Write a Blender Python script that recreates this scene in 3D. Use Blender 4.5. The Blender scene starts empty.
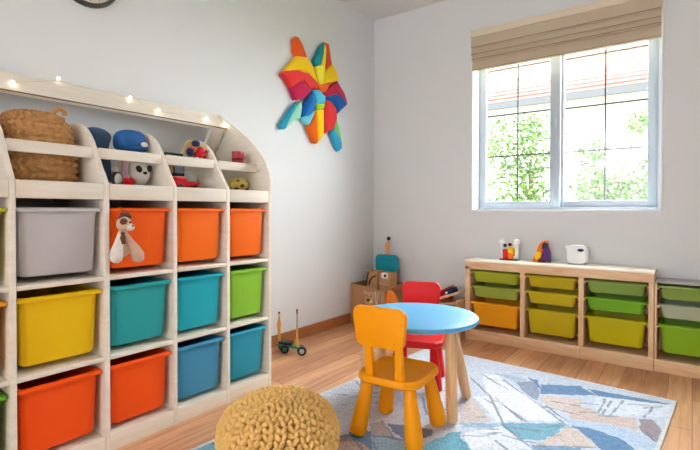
import bpy, bmesh, math, random
import numpy as np
from mathutils import Vector, Matrix
random.seed(7)
SC = bpy.context.scene
COL = SC.collection
PI = math.pi

# ------------------------------------------------------------------ helpers
def srgb(r, g, b):
    f = lambda c: (c / 12.92) if c <= 0.04045 else ((c + 0.055) / 1.055) ** 2.4
    return (f(r / 255), f(g / 255), f(b / 255), 1.0)

def tag(o, label=None, cat=None, group=None, kind=None):
    if label: o['label'] = label
    if cat: o['category'] = cat
    if group: o['group'] = group
    if kind: o['kind'] = kind
    return o

def thing(name, label, cat, loc=(0, 0, 0), rz=0.0, group=None):
    o = bpy.data.objects.new(name, None)
    o.empty_display_size = 0.05
    COL.objects.link(o)
    o.location = loc
    o.rotation_euler = (0, 0, rz)
    return tag(o, label, cat, group)

def chain_loc(o):
    v = Vector((0, 0, 0))
    while o is not None:
        v += Vector(o.location)
        o = o.parent
    return v

def obj(name, bm, m, parent=None, local=False, smooth=40):
    """Link a bmesh as one mesh object; world-built shapes are moved into the parent's space."""
    if parent is not None and not local:
        off = chain_loc(parent)
        bmesh.ops.translate(bm, verts=bm.verts, vec=-off)
    me = bpy.data.meshes.new(name)
    bm.to_mesh(me)
    bm.free()
    me.materials.append(m)
    if smooth:
        for p in me.polygons: p.use_smooth = True
        me.set_sharp_from_angle(angle=math.radians(smooth))
    o = bpy.data.objects.new(name, me)
    COL.objects.link(o)
    if parent is not None: o.parent = parent
    return o

def box(x0, x1, y0, y1, z0, z1, bev=0.0, bm=None, seg=2):
    t = bmesh.new()
    r = bmesh.ops.create_cube(t, size=1.0)
    for v in t.verts:
        v.co = Vector((x0 + (v.co.x + .5) * (x1 - x0), y0 + (v.co.y + .5) * (y1 - y0), z0 + (v.co.z + .5) * (z1 - z0)))
    if bev > 0:
        bmesh.ops.bevel(t, geom=list(t.edges), offset=bev, segments=seg, affect='EDGES', profile=0.5)
    return merge(bm, t)

def merge(bm, t):
    if bm is None: return t
    me = bpy.data.meshes.new('tmp')
    t.to_mesh(me); t.free()
    bm.from_mesh(me)
    bpy.data.meshes.remove(me)
    return bm

def xform(bm, M):
    bmesh.ops.transform(bm, matrix=M, verts=bm.verts)
    return bm

def loft(rings, cap0=True, cap1=True, bm=None, close=True):
    t = bmesh.new()
    vr = [[t.verts.new(p) for p in r] for r in rings]
    n = len(rings[0])
    for a, b in zip(vr[:-1], vr[1:]):
        for i in range(n if close else n - 1):
            j = (i + 1) % n
            t.faces.new((a[i], a[j], b[j], b[i]))
    if cap0: t.faces.new(list(reversed(vr[0])))
    if cap1: t.faces.new(vr[-1])
    bmesh.ops.recalc_face_normals(t, faces=t.faces)
    return merge(bm, t)

def rrect(hx, hy, r, z, n=5, cx=0, cy=0):
    out = []
    r = min(r, hx * .999, hy * .999)
    for k, (sx, sy) in enumerate(((1, 1), (-1, 1), (-1, -1), (1, -1))):
        for i in range(n + 1):
            a = (k + i / n) * PI / 2
            out.append((cx + sx * (hx - r) + r * math.cos(a), cy + sy * (hy - r) + r * math.sin(a), z))
    return out

def circ(r, z, n=32, cx=0, cy=0):
    return [(cx + r * math.cos(2 * PI * i / n), cy + r * math.sin(2 * PI * i / n), z) for i in range(n)]

def tube(pts, rad, n=10, bm=None, cap=True):
    pts = [Vector(p) for p in pts]
    rads = rad if isinstance(rad, (list, tuple)) else [rad] * len(pts)
    rings = []
    prev = None
    for i, p in enumerate(pts):
        d = (pts[min(i + 1, len(pts) - 1)] - pts[max(i - 1, 0)]).normalized()
        if prev is None:
            a = Vector((0, 0, 1)) if abs(d.z) < .9 else Vector((1, 0, 0))
            u = d.cross(a).normalized()
        else:
            u = (prev - d * prev.dot(d)).normalized()
        prev = u
        w = d.cross(u)
        rings.append([p + (u * math.cos(2 * PI * k / n) + w * math.sin(2 * PI * k / n)) * rads[i] for k in range(n)])
    return loft(rings, cap, cap, bm)

def blob(c, r, bm=None, seg=20, rings=12, rot=None, power=1.0):
    t = bmesh.new()
    bmesh.ops.create_uvsphere(t, u_segments=seg, v_segments=rings, radius=1.0)
    for v in t.verts:
        if power != 1.0:
            v.co = Vector([math.copysign(abs(q) ** power, q) for q in v.co])
        v.co = Vector((v.co.x * r[0], v.co.y * r[1], v.co.z * r[2]))
    if rot is not None: bmesh.ops.transform(t, matrix=rot, verts=t.verts)
    bmesh.ops.translate(t, verts=t.verts, vec=Vector(c))
    return merge(bm, t)

def prism_y(poly, y0, y1, bev=0.002, bm=None):
    """polygon in (x, z) pushed along y"""
    t = bmesh.new()
    a = [t.verts.new((x, y0, z)) for x, z in poly]
    f = t.faces.new(a)
    r = bmesh.ops.extrude_face_region(t, geom=[f])
    vs = [g for g in r['geom'] if isinstance(g, bmesh.types.BMVert)]
    bmesh.ops.translate(t, verts=vs, vec=(0, y1 - y0, 0))
    bmesh.ops.recalc_face_normals(t, faces=t.faces)
    if bev:
        es = [e for e in t.edges if abs(e.verts[0].co.y - e.verts[1].co.y) < 1e-6]
        bmesh.ops.bevel(t, geom=es, offset=bev, segments=2, affect='EDGES', profile=.5)
    return merge(bm, t)

def smooth_poly(pts, it=2):
    for _ in range(it):
        out = []
        for i in range(len(pts)):
            a = pts[i]; b = pts[(i + 1) % len(pts)]
            out.append((a[0] * .75 + b[0] * .25, a[1] * .75 + b[1] * .25))
            out.append((a[0] * .25 + b[0] * .75, a[1] * .25 + b[1] * .75))
        pts = out
    return pts

# ------------------------------------------------------------------ materials
def mat(name, col, rough=.5, spec=.5, noise=0.0, nscale=30, bump=0.0, bscale=200, metal=0.0, sheen=0.0, trans=0.0, sss=0.0):
    m = bpy.data.materials.new(name); m.use_nodes = True
    nt = m.node_tree; b = nt.nodes['Principled BSDF']
    c = srgb(*col)
    b.inputs['Base Color'].default_value = c
    b.inputs['Roughness'].default_value = rough
    b.inputs['Specular IOR Level'].default_value = spec
    b.inputs['Metallic'].default_value = metal
    if sheen: b.inputs['Sheen Weight'].default_value = sheen
    if trans: b.inputs['Transmission Weight'].default_value = trans
    if noise or bump:
        tc = nt.nodes.new('ShaderNodeTexCoord')
    if noise:
        n = nt.nodes.new('ShaderNodeTexNoise'); n.inputs['Scale'].default_value = nscale; n.inputs['Detail'].default_value = 4
        nt.links.new(tc.outputs['Object'], n.inputs['Vector'])
        mx = nt.nodes.new('ShaderNodeMix'); mx.data_type = 'RGBA'
        mx.inputs[6].default_value = tuple(c[i] * (1 - noise) for i in range(3)) + (1,)
        mx.inputs[7].default_value = tuple(min(1, c[i] * (1 + noise)) for i in range(3)) + (1,)
        nt.links.new(n.outputs['Fac'], mx.inputs[0]); nt.links.new(mx.outputs[2], b.inputs['Base Color'])
    if bump:
        n2 = nt.nodes.new('ShaderNodeTexNoise'); n2.inputs['Scale'].default_value = bscale; n2.inputs['Detail'].default_value = 3
        nt.links.new(tc.outputs['Object'], n2.inputs['Vector'])
        bp = nt.nodes.new('ShaderNodeBump'); bp.inputs['Strength'].default_value = bump; bp.inputs['Distance'].default_value = .004
        nt.links.new(n2.outputs['Fac'], bp.inputs['Height']); nt.links.new(bp.outputs['Normal'], b.inputs['Normal'])
    return m

def wood(name, c1, c2, stretch=(1, 1, 12), scale=9, rough=.5, knots=True):
    """fine grain running along the axis with the SMALL stretch factor"""
    m = bpy.data.materials.new(name); m.use_nodes = True
    nt = m.node_tree; b = nt.nodes['Principled BSDF']; b.inputs['Roughness'].default_value = rough
    tc = nt.nodes.new('ShaderNodeTexCoord'); mp = nt.nodes.new('ShaderNodeMapping')
    mp.inputs['Scale'].default_value = stretch
    nt.links.new(tc.outputs['Object'], mp.inputs['Vector'])
    n = nt.nodes.new('ShaderNodeTexNoise'); n.inputs['Scale'].default_value = scale; n.inputs['Detail'].default_value = 6; n.inputs['Distortion'].default_value = .6
    nt.links.new(mp.outputs['Vector'], n.inputs['Vector'])
    r = nt.nodes.new('ShaderNodeValToRGB')
    r.color_ramp.elements[0].position = .3; r.color_ramp.elements[0].color = srgb(*c1)
    r.color_ramp.elements[1].position = .68; r.color_ramp.elements[1].color = srgb(*c2)
    nt.links.new(n.outputs['Fac'], r.inputs['Fac']); nt.links.new(r.outputs['Color'], b.inputs['Base Color'])
    return m

def plastic(name, col, rough=.38):
    return mat(name, col, rough=rough + .06, spec=.22)

M = {}
M['wall'] = mat('wall paint', (218, 220, 222), rough=.9, spec=.2, bump=.06, bscale=350)
M['ceiling'] = mat('ceiling paint', (222, 222, 220), rough=.95, spec=.1)
M['cream'] = wood('whitewashed birch', (226, 217, 202), (236, 229, 216), (1, 1, 10), 6, .55)
M['cream_y'] = wood('whitewashed birch along', (226, 217, 202), (236, 229, 216), (10, 1, 10), 6, .55)
M['plyedge'] = mat('birch edge', (205, 184, 158), rough=.6, noise=.08, nscale=60)
M['pine'] = wood('pale pine', (214, 172, 128), (234, 200, 160), (1.2, 10, 10), 5, .5)
M['pine_v'] = wood('pale pine upright', (214, 172, 128), (232, 198, 158), (10, 10, 1.2), 5, .5)
M['pinetop_lit'] = wood('daylit pine top', (244, 234, 216), (250, 243, 230), (1.2, 10, 10), 5, .4)  # pine lightened in colour to stand in for window light on the top
M['greytop'] = mat('grey laminate', (168, 164, 164), rough=.8)
M['legwood'] = wood('beech leg', (214, 168, 120), (232, 192, 148), (14, 14, 1.5), 6, .45)
M['basewood'] = wood('brown skirting', (150, 92, 54), (172, 110, 68), (8, 1, 10), 5, .45)
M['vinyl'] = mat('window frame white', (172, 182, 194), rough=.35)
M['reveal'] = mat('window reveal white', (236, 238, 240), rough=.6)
M['muntin'] = mat('grey grille bar', (70, 74, 82), rough=.5)
M['blind'] = mat('beige linen', (196, 180, 158), rough=.9, spec=.1, noise=.06, nscale=90, bump=.25, bscale=500)
M['blindrail'] = mat('cream headrail fabric', (222, 208, 188), rough=.8, spec=.1, bump=.15, bscale=500)

def glass_mat():
    m = bpy.data.materials.new('window glass'); m.use_nodes = True
    nt = m.node_tree
    for n in list(nt.nodes): nt.nodes.remove(n)
    out = nt.nodes.new('ShaderNodeOutputMaterial'); mx = nt.nodes.new('ShaderNodeMixShader')
    tr = nt.nodes.new('ShaderNodeBsdfTransparent'); gl = nt.nodes.new('ShaderNodeBsdfGlossy')
    tr.inputs['Color'].default_value = (.96, .98, .97, 1); gl.inputs['Roughness'].default_value = .02
    mx.inputs[0].default_value = .05
    nt.links.new(tr.outputs[0], mx.inputs[1]); nt.links.new(gl.outputs[0], mx.inputs[2]); nt.links.new(mx.outputs[0], out.inputs['Surface'])
    return m
M['glass'] = glass_mat()

def floor_mat():
    m = bpy.data.materials.new('wood laminate floor'); m.use_nodes = True
    nt = m.node_tree; b = nt.nodes['Principled BSDF']; b.inputs['Roughness'].default_value = .33
    tc = nt.nodes.new('ShaderNodeTexCoord'); mp = nt.nodes.new('ShaderNodeMapping')
    mp.inputs['Rotation'].default_value = (0, 0, PI / 2)
    nt.links.new(tc.outputs['Object'], mp.inputs['Vector'])
    br = nt.nodes.new('ShaderNodeTexBrick')
    br.inputs['Scale'].default_value = 1.0; br.inputs['Brick Width'].default_value = .95; br.inputs['Row Height'].default_value = .096
    br.inputs['Mortar Size'].default_value = .0012; br.offset = .37; br.inputs['Bias'].default_value = 0
    br.inputs['Color1'].default_value = (0, 0, 0, 1); br.inputs['Color2'].default_value = (1, 1, 1, 1); br.inputs['Mortar'].default_value = (.3, .3, .3, 1)
    nt.links.new(mp.outputs['Vector'], br.inputs['Vector'])
    mp2 = nt.nodes.new('ShaderNodeMapping'); mp2.inputs['Scale'].default_value = (22, 1.6, 1)
    nt.links.new(tc.outputs['Object'], mp2.inputs['Vector'])
    n = nt.nodes.new('ShaderNodeTexNoise'); n.inputs['Scale'].default_value = 2.2; n.inputs['Detail'].default_value = 8; n.inputs['Distortion'].default_value = .8
    nt.links.new(mp2.outputs['Vector'], n.inputs['Vector'])
    add = nt.nodes.new('ShaderNodeMath'); add.operation = 'MULTIPLY_ADD'; add.inputs[1].default_value = .38
    nt.links.new(br.outputs['Color'], add.inputs[0])
    sc = nt.nodes.new('ShaderNodeMath'); sc.operation = 'MULTIPLY'; sc.inputs[1].default_value = .72
    nt.links.new(n.outputs['Fac'], sc.inputs[0]); nt.links.new(sc.outputs[0], add.inputs[2])
    r = nt.nodes.new('ShaderNodeValToRGB')
    e = r.color_ramp.elements
    e[0].position = .2; e[0].color = srgb(168, 110, 76); e[1].position = .85; e[1].color = srgb(236, 188, 144)
    k = e.new(.5); k.color = srgb(204, 148, 108)
    nt.links.new(add.outputs[0], r.inputs['Fac'])
    mx = nt.nodes.new('ShaderNodeMix'); mx.data_type = 'RGBA'; mx.inputs[7].default_value = srgb(120, 74, 48)
    nt.links.new(br.outputs['Fac'], mx.inputs[0]); nt.links.new(r.outputs['Color'], mx.inputs[6])
    nt.links.new(mx.outputs[2], b.inputs['Base Color'])
    return m
M['floor'] = floor_mat()

# ------------------------------------------------------------------ the room shell
CEIL = 2.4
WX0, WX1, WZ0, WZ1 = .836, 1.966, .852, 2.13      # window opening
def struct(name, bm, m, parent=None, smooth=0):
    o = obj(name, bm, m, parent, smooth=smooth)
    if parent is None: o['kind'] = 'structure'
    return o

RX, RY = 3.3, -6.2
struct('floor', box(-.15, RX, RY, .2, -.1, 0), M['floor'])
struct('ceiling', box(-.15, RX, RY - 2.2, .2, CEIL, CEIL + .1), M['ceiling'])  # rear overhang added past the floor to keep the sun out
struct('wall_left', box(-.15, 0, RY, .2, 0, CEIL), M['wall'])
bm = box(0, WX0, 0, .18, 0, CEIL)
box(WX1, RX, 0, .18, 0, CEIL, bm=bm); box(WX0, WX1, 0, .18, 0, WZ0, bm=bm); box(WX0, WX1, 0, .18, WZ1, CEIL, bm=bm)
struct('wall_back', bm, M['wall'])
struct('wall_right', box(RX, RX + .15, RY, .2, 0, CEIL), M['wall'])  # unseen wall, added to cut sky light from the open side
def baseb(x0, x1, y0, y1): return box(x0, x1, y0, y1, 0, .072, .003)
struct('baseboard_left', baseb(0, .012, RY, 0), M['basewood'])
struct('baseboard_back', baseb(.012, RX, -.012, 0), M['basewood'])

# window: reveal lining, outer frame, two sliding sashes with grille bars
win = bpy.data.objects.new('window_1', None); COL.objects.link(win); win.location = (1.4, .1, WZ0); win['kind'] = 'structure'
def ring(x0, x1, z0, z1, w, y0, y1, bm=None, wb=None, bev=.002):
    wb = wb or w
    bm = box(x0, x0 + w, y0, y1, z0, z1, bev, bm); box(x1 - w, x1, y0, y1, z0, z1, bev, bm)
    box(x0 + w, x1 - w, y0, y1, z0, z0 + wb, bev, bm); box(x0 + w, x1 - w, y0, y1, z1 - w, z1, bev, bm)
    return bm
lin = ring(WX0 - .002, WX1 + .002, WZ0 - .002, WZ1 + .002, .012, -.006, .125)
obj('window_reveal', lin, M['reveal'], win)
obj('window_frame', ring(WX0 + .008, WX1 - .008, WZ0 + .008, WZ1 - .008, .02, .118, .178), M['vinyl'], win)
def sash(x0, x1, wl, wr, y0, gx, gzs):
    z0, z1 = .876, 2.10
    bm = box(x0, x0 + wl, y0, y0 + .028, z0, z1, .003); box(x1 - wr, x1, y0, y0 + .028, z0, z1, .003, bm)
    box(x0 + wl, x1 - wr, y0, y0 + .028, z0, .921, .003, bm); box(x0 + wl, x1 - wr, y0, y0 + .028, z1 - .045, z1, .003, bm)
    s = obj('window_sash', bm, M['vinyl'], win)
    obj('window_pane', box(x0 + wl - .005, x1 - wr + .005, y0 + .012, y0 + .016, .915, 2.06), M['glass'], s, smooth=0)
    b = box(gx - .005, gx + .005, y0 + .0165, y0 + .0225, .918, 2.058)
    for z in gzs: box(x0 + wl - .003, x1 - wr + .003, y0 + .0165, y0 + .0225, z - .005, z + .005, bm=b)
    obj('grille_bars', b, M['muntin'], s, smooth=0)
    return s
s1 = sash(.85, 1.398, .048, .065, .116, 1.118, (1.243, 1.535, 1.86))
obj('window_latch', box(1.357, 1.374, .100, .116, 1.40, 1.47, .003), M['vinyl'], s1)
sash(1.385, 1.945, .03, .062, .147, 1.655, (1.245, 1.535, 1.86))

# ------------------------------------------------------------------ roman blind
bl = thing('roman_blind', 'beige linen roman blind folded up under a cream headrail over the window', 'blind', (1.4, 0, 2.12))
obj('headrail', box(.842, 1.966, -.058, -.008, 2.064, 2.112, .004), M['blindrail'], bl)
M['fold_shade'] = mat('brown fold shade', (138, 116, 96), rough=.9)  # dark line of shade under each fold, drawn as a brown tube
def fold(z1, z0, d0, d1, x0=.848, x1=1.957):
    n = 7
    prof = [(-.012, z1)]
    for i in range(n + 1):
        t = i / n
        prof.append((-(d0 + (d1 - d0) * math.sin(t * PI * .5) ** 1.2), z1 + (z0 - z1) * t))
    prof += [(-d1 + .012, z0 - .008), (-.012, z0 + .004)]
    t = bmesh.new()
    nx = 24
    rows = []
    for i in range(nx + 1):
        x = x0 + (x1 - x0) * i / nx
        w = .0016 * math.sin(i * 1.7 + z1 * 40)
        rows.append([t.verts.new((x, y + (w if y < -.02 else 0), z + w * .6)) for y, z in prof])
    for a, b in zip(rows[:-1], rows[1:]):
        for k in range(len(prof)):
            j = (k + 1) % len(prof)
            t.faces.new((a[k], b[k], b[j], a[j]))
    t.faces.new(rows[0]); t.faces.new(list(reversed(rows[-1])))
    bmesh.ops.recalc_face_normals(t, faces=t.faces)
    return t
for z1, z0, a, b in ((2.066, 1.992, .05, .056), (1.994, 1.945, .036, .05), (1.947, 1.912, .032, .046), (1.914, 1.842, .022, .034)):
    obj('fabric_fold', fold(z1, z0, a, b), M['blind'], bl)
    obj('fold_shade_line', tube([(.85, -b - .0012, z0 + .001), (1.956, -b - .0012, z0 + .001)], .0021, 8), M['fold_shade'], bl)

# ------------------------------------------------------------------ left storage unit
W = .455
DIV = [-1.611, -1.863, -2.124, -2.3925, -2.673, -2.945]      # left faces of the uprights
DIVR = [-1.593, -1.845, -2.107, -2.3735, -2.655, -2.927]     # right faces
unit = thing('storage_cubby', 'tall whitewashed wooden cubby unit with house-shaped top standing along the wall', 'shelf', (.23, -2.27, 0))
end_prof = [(.02, 0), (.455, 0), (.455, .93), (.462, .97), (.464, 1.0), (.452, 1.045), (.43, 1.085), (.398, 1.125), (.352, 1.173), (.30, 1.216), (.24, 1.256), (.175, 1.297), (.11, 1.336), (.067, 1.364), (.05, 1.352), (.02, 1.30)]
low_prof = [(.02, 0), (.455, 0), (.455, .948), (.436, .975), (.415, 1.003), (.393, 1.04), (.372, 1.075), (.352, 1.105), (.33, 1.13), (.308, 1.15), (.28, 1.168), (.25, 1.178), (.21, 1.182), (.17, 1.174), (.13, 1.15), (.10, 1.12), (.07, 1.06), (.04, 1.0), (.02, .96)]
for i in (0, 5): obj('side_panel', prism_y(end_prof, DIV[i], DIVR[i], .003), M['cream'], unit)
for i in (1, 2, 3, 4): obj('upright', prism_y(low_prof, DIV[i], DIVR[i], .003), M['cream'], unit)
for i in range(5):
    y0, y1 = DIVR[i + 1], DIV[i]
    obj('top_rail', box(.42, .4545, y0, y1, .892, .948, .002), M['cream_y'], unit)
    obj('top_board', box(.03, .42, y0, y1, .932, .948, .0), M['cream_y'], unit, smooth=0)
    obj('base_rail', box(.43, .4545, y0, y1, 0, .062, .002), M['cream_y'], unit)
    obj('base_board', box(.03, .43, y0, y1, .048, .062), M['cream_y'], unit, smooth=0)
    for z in (.623, .341): obj('shelf_board', box(.03, .453, y0, y1, z - .015, z, .0015), M['cream_y'], unit)
    obj('guard_rail', box(.354, .374, y0, y1, 1.042, 1.081, .003), M['cream_y'], unit)
    if i in (0, 1): obj('toy_ledge', box(.275, .354, y0, y1, 1.068, 1.079, .001), M['cream_y'], unit)
    for z in (.849, .5665, .284):
        obj('bin_runner', box(.06, .40, y0, y0 + .009, z - .010, z), M['cream_y'], unit, smooth=0); obj('bin_runner', box(.06, .40, y1 - .009, y1, z - .010, z), M['cream_y'], unit, smooth=0)
obj('back_panel', box(.02, .03, DIVR[5], DIV[0], 0, .948), M['cream_y'], unit, smooth=0)
# ridge board lying on the front slope of the house top, and the slanted brace at its end
bm = bmesh.new()
d = Vector((.084, 0, -.083)).normalized(); nrm = Vector((.083, 0, .084)).normalized()
p0 = Vector((.067, 0, 1.364)); p1 = Vector((.15, 0, 1.281))
q = [p0, p1, p1 - nrm * .016, p0 - nrm * .016]
obj('ridge_board', prism_y([(v.x, v.z) for v in q], DIVR[5], DIV[0], .002), M['cream_y'], unit)
q = [(.067, 1.335), (.14, 1.274), (.125, 1.262), (.05, 1.145), (.036, 1.150)]
q = [(.128, 1.283), (.142, 1.270), (.044, 1.132), (.030, 1.144)]
obj('back_brace', prism_y(q, -1.70, -1.622, .002), M['cream'], unit)
obj('wooden_dowel', tube([(.385, -1.611, 1.05), (.385, -1.604, 1.05)], .007), M['plyedge'], unit)

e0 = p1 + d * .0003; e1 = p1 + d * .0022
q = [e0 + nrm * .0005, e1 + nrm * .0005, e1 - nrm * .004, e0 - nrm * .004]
obj('edge_shade', prism_y([(v.x, v.z) for v in q], DIVR[5], DIV[0] - .001, 0), mat('brown edge shade', (128, 106, 88), rough=.7), unit, smooth=0)  # shade along the board's lower edge, put in as a brown strip
# storage bins hanging on the runners
def tub_mesh(hx, hy, h, taper, r, th=.003):
    hx0, hy0 = hx - taper, hy - taper
    rings = [rrect(hx0 - .012, hy0 - .012, r * .8, 0), rrect(hx0 - .003, hy0 - .003, r, .004), rrect(hx0, hy0, r, .014), rrect(hx, hy, r, h),
             rrect(hx - th, hy - th, r, h), rrect(hx0 - th, hy0 - th, r, .016), rrect(hx0 - .015, hy0 - .015, r * .7, .006)]
    return loft(rings)
def rim_mesh(hx, hy, ox, oy, z, h, r, th=.003, slope=.003):
    """lip round the mouth: ox, oy outer half sizes"""
    rings = [rrect(hx - th, hy - th, r, z + h - .002), rrect(hx, hy, r, z + h), rrect(ox - .003, oy - .003, r * .7, z + h - slope), rrect(ox, oy, r * .7, z + h - slope - .003), rrect(ox, oy, r * .7, z), rrect(ox - .003, oy - .003, r * .7, z - .001),
             rrect(ox - .005, oy - .005, r * .7, z + .004), rrect(hx + .0008, hy + .0008, r, z + .005), rrect(hx + .0008, hy + .0008, r, z - .001), rrect(hx - th, hy - th, r, z - .001)]
    t = loft(rings + [rings[0]], False, False)
    bmesh.ops.remove_doubles(t, verts=t.verts, dist=1e-6)
    bmesh.ops.recalc_face_normals(t, faces=t.faces)
    return t
def cubby_bin(label, ymid, zb, m, half):
    t = thing('storage_bin', label, 'storage bin', (.245, ymid, zb), 0, 'large bins in the tall cubby')
    obj('bin_body', tub_mesh(.193, half - .0145, .214, .007, .018), m, t, local=True)
    obj('bin_rim', rim_mesh(.193, half - .0145, .206, half - .0025, .2075, .013, .016), m, t, local=True)
    return t
P = {k: plastic(k + ' plastic', c) for k, c in dict(lightgrey=(196, 194, 198), yellow=(240, 196, 20), redorange=(252, 90, 26), orange=(255, 116, 24), darkorange=(250, 100, 20),
     teal=(46, 164, 168), cyan=(36, 174, 192), steel=(70, 150, 190), sea=(46, 156, 184), lime=(142, 200, 62), acid=(190, 190, 30), amber=(240, 160, 30), grass=(96, 170, 40)).items()}
BINS = [  # column from the corner end, top to bottom
 [('orange storage bin right above the lime green bin in the tall cubby', 'orange'), ('lime green storage bin between an orange bin and a sea blue bin', 'lime'), ('sea blue bottom bin at the cubby end, under the lime green bin', 'sea')],
 [('plain orange bin above the bright cyan bin in the tall cubby', 'orange'), ('bright cyan bin between an orange bin and a steel blue bin', 'cyan'), ('steel blue bottom bin directly under the bright cyan bin', 'steel')],
 [('orange bin with the beige rabbit plush hanging against its front', 'darkorange'), ('dull teal bin under the orange bin with the rabbit plush', 'teal'), ('red-orange bottom bin under the dull teal bin', 'redorange')],
 [('light grey bin, the only grey one in the tall cubby', 'lightgrey'), ('yellow bin under the light grey bin', 'yellow'), ('red-orange bottom bin under the yellow bin', 'redorange')],
 [('yellow-green bin beside the light grey bin, cut by the photo edge', 'acid'), ('amber bin beside the yellow bin, cut by the photo edge', 'amber'), ('grass green bottom bin cut by the left photo edge', 'grass')],
]
for i, colm in enumerate(BINS):
    ym = (DIVR[i + 1] + DIV[i]) / 2
    for k, (lab, c) in enumerate(colm):
        cubby_bin(lab, ym, .643 - .2825 * k, P[c], (DIV[i] - DIVR[i + 1]) / 2)

# fairy lights on the ridge board
fl = thing('fairy_lights', 'string of warm white fairy lights along the ridge board of the cubby', 'fairy lights', (.11, -2.2, 1.32))
em = bpy.data.materials.new('warm bulb glow'); em.use_nodes = True
eb = em.node_tree.nodes['Principled BSDF']; eb.inputs['Emission Color'].default_value = (1, .78, .48, 1); eb.inputs['Emission Strength'].default_value = 7
M['bulb'] = em
M['wire'] = mat('thin clear wire', (215, 200, 175), rough=.4)
LED = [(.122, -2.80, 1.309), (.122, -2.556, 1.310), (.060, -2.381, 1.372), (.083, -2.099, 1.349), (.127, -1.989, 1.305), (.118, -1.72, 1.314), (.135, -1.625, 1.297)]
wp = []
for i, p in enumerate(LED):
    v = Vector(p) + nrm * .0035
    if i: 
        a = wp[-1]
        for t in (.33, .66):
            wp.append(a.lerp(v, t) + d * (.006 * math.sin(i * 2 + t * 5)))
    wp.append(v)
obj('wire', tube(wp, .0009, 6), M['wire'], fl)
for p in LED: obj('bulb', blob(Vector(p) + nrm * .0085, (.0058, .0058, .0058), seg=12, rings=8), M['bulb'], fl)

# ------------------------------------------------------------------ woven basket
def weave_basket():
    t = bmesh.new()
    nth, rows = 260, []
    prof = [(0.0, 0.0), (.35, 0), (.7, 0.0), (.92, .002), (1.0, .012)]
    for i in range(1, 34): prof.append((1.0 - .14 * max(0, (i / 33 - .35)) / .65 - .05 * (i / 33), .012 + .185 * i / 33))
    prof += [(.80, .2), (.795, .204), (.82, .207), (.822, .212)]
    for i in range(1, 26):
        a = i / 25 * PI / 2
        prof.append((.822 * math.cos(a) ** .8 if i < 25 else 0.0, .212 + .055 * math.sin(a)))
    return prof
def braided(prof, hx, hy, cx, cy, z0, pitch=.024, amp=.011, nth=240, power=.62):
    t = bmesh.new()
    rows = []
    s = 0.0
    for j, (r, z) in enumerate(prof):
        if j: s += math.hypot((r - prof[j - 1][0]) * hx, z - prof[j - 1][1])
        row = []
        for i in range(nth):
            th = 2 * PI * i / nth
            c, q = math.cos(th), math.sin(th)
            cx_ = math.copysign(abs(c) ** power, c); sy_ = math.copysign(abs(q) ** power, q)
            k = int(s / pitch); f = s / pitch - k
            ridge = math.sin(PI * f)
            strand = .5 + .5 * math.sin(th * 26 + (1 if k % 2 else -1) * (f - .5) * 3.4 + k * 1.3)
            dsp = amp * (ridge ** .7) * (.3 + .9 * strand)
            rr = r + (dsp / hx if r > .05 else 0)
            row.append(t.verts.new((cx + hx * rr * cx_, cy + hy * rr * sy_, z0 + z + (dsp * .8 if r < .75 and z > .1 else 0))))
        rows.append(row)
    for a, b in zip(rows[:-1], rows[1:]):
        for i in range(nth):
            t.faces.new((a[i], a[(i + 1) % nth], b[(i + 1) % nth], b[i]))
    bmesh.ops.remove_doubles(t, verts=t.verts, dist=1e-5)
    bmesh.ops.recalc_face_normals(t, faces=t.faces)
    return t
def dense(prof, step=.0035, hx=.14):
    out = [prof[0]]
    for a, b in zip(prof[:-1], prof[1:]):
        L = math.hypot((b[0] - a[0]) * hx, b[1] - a[1]); n = max(1, int(L / step))
        for i in range(1, n + 1): out.append((a[0] + (b[0] - a[0]) * i / n, a[1] + (b[1] - a[1]) * i / n))
    return out
M['seagrass'] = mat('woven seagrass', (188, 142, 92), rough=.85, spec=.15, noise=.55, nscale=70, bump=.5, bscale=260)
bk = thing('lidded_basket', 'large lidded woven seagrass basket with loop handle on top of the cubby', 'basket', (.19, -2.522, .948))
obj('basket_body', braided(dense([(0, 0), (.9, 0), (1.0, .012), (1.0, .06), (.97, .12), (.93, .172), (.88, .176)]), .142, .115, .195, -2.522, .949), M['seagrass'], bk)
lid = obj('basket_lid', braided(dense([(.84, .170), (.94, .172), (.95, .184), (.91, .203), (.8, .222), (.6, .238), (.3, .249), (0.0, .253)]), .138, .112, .19, -2.522, .949), M['seagrass'], bk)
hp = []
for i in range(13):
    a = PI * i / 12
    hp.append((.25, -2.475 + .042 * (1 - math.cos(a)) / 2 , 1.182 + .030 * math.sin(a) + .020 * (i / 12)))
obj('loop_handle', tube(hp, .0085, 8), M['seagrass'], lid)

# ------------------------------------------------------------------ toys on the cubby
ft = lambda n, c, b=.35: mat(n, c, rough=.95, spec=.1, sheen=.3, noise=.12, nscale=60, bump=b, bscale=400)
M['plush_blue'] = ft('slate blue plush', (74, 100, 132)); M['royal'] = mat('royal blue cloth', (24, 92, 158), rough=.7, noise=.1, nscale=50)
M['plush_white'] = ft('off white plush', (226, 218, 212)); M['black'] = mat('black', (26, 24, 26), rough=.5); M['pink'] = mat('salmon pink', (236, 150, 142), rough=.6)
M['red'] = plastic('toy red', (214, 34, 40)); M['navy'] = plastic('toy navy', (28, 40, 84)); M['paleblue'] = plastic('toy pale blue', (176, 200, 222)); M['white'] = plastic('toy white', (236, 238, 240))
M['toyyellow'] = plastic('toy yellow', (246, 196, 30)); M['toyorange'] = plastic('toy orange', (236, 120, 30)); M['tgreen'] = plastic('toy green', (30, 130, 90)); M['dkgreen'] = plastic('toy dark green', (34, 74, 66))
M['purple'] = plastic('toy purple', (90, 50, 120)); M['maroon'] = plastic('toy maroon', (120, 30, 44)); M['skin'] = plastic('toy pink', (244, 188, 170)); M['tan'] = mat('tan felt', (206, 176, 120), rough=.9)
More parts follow.
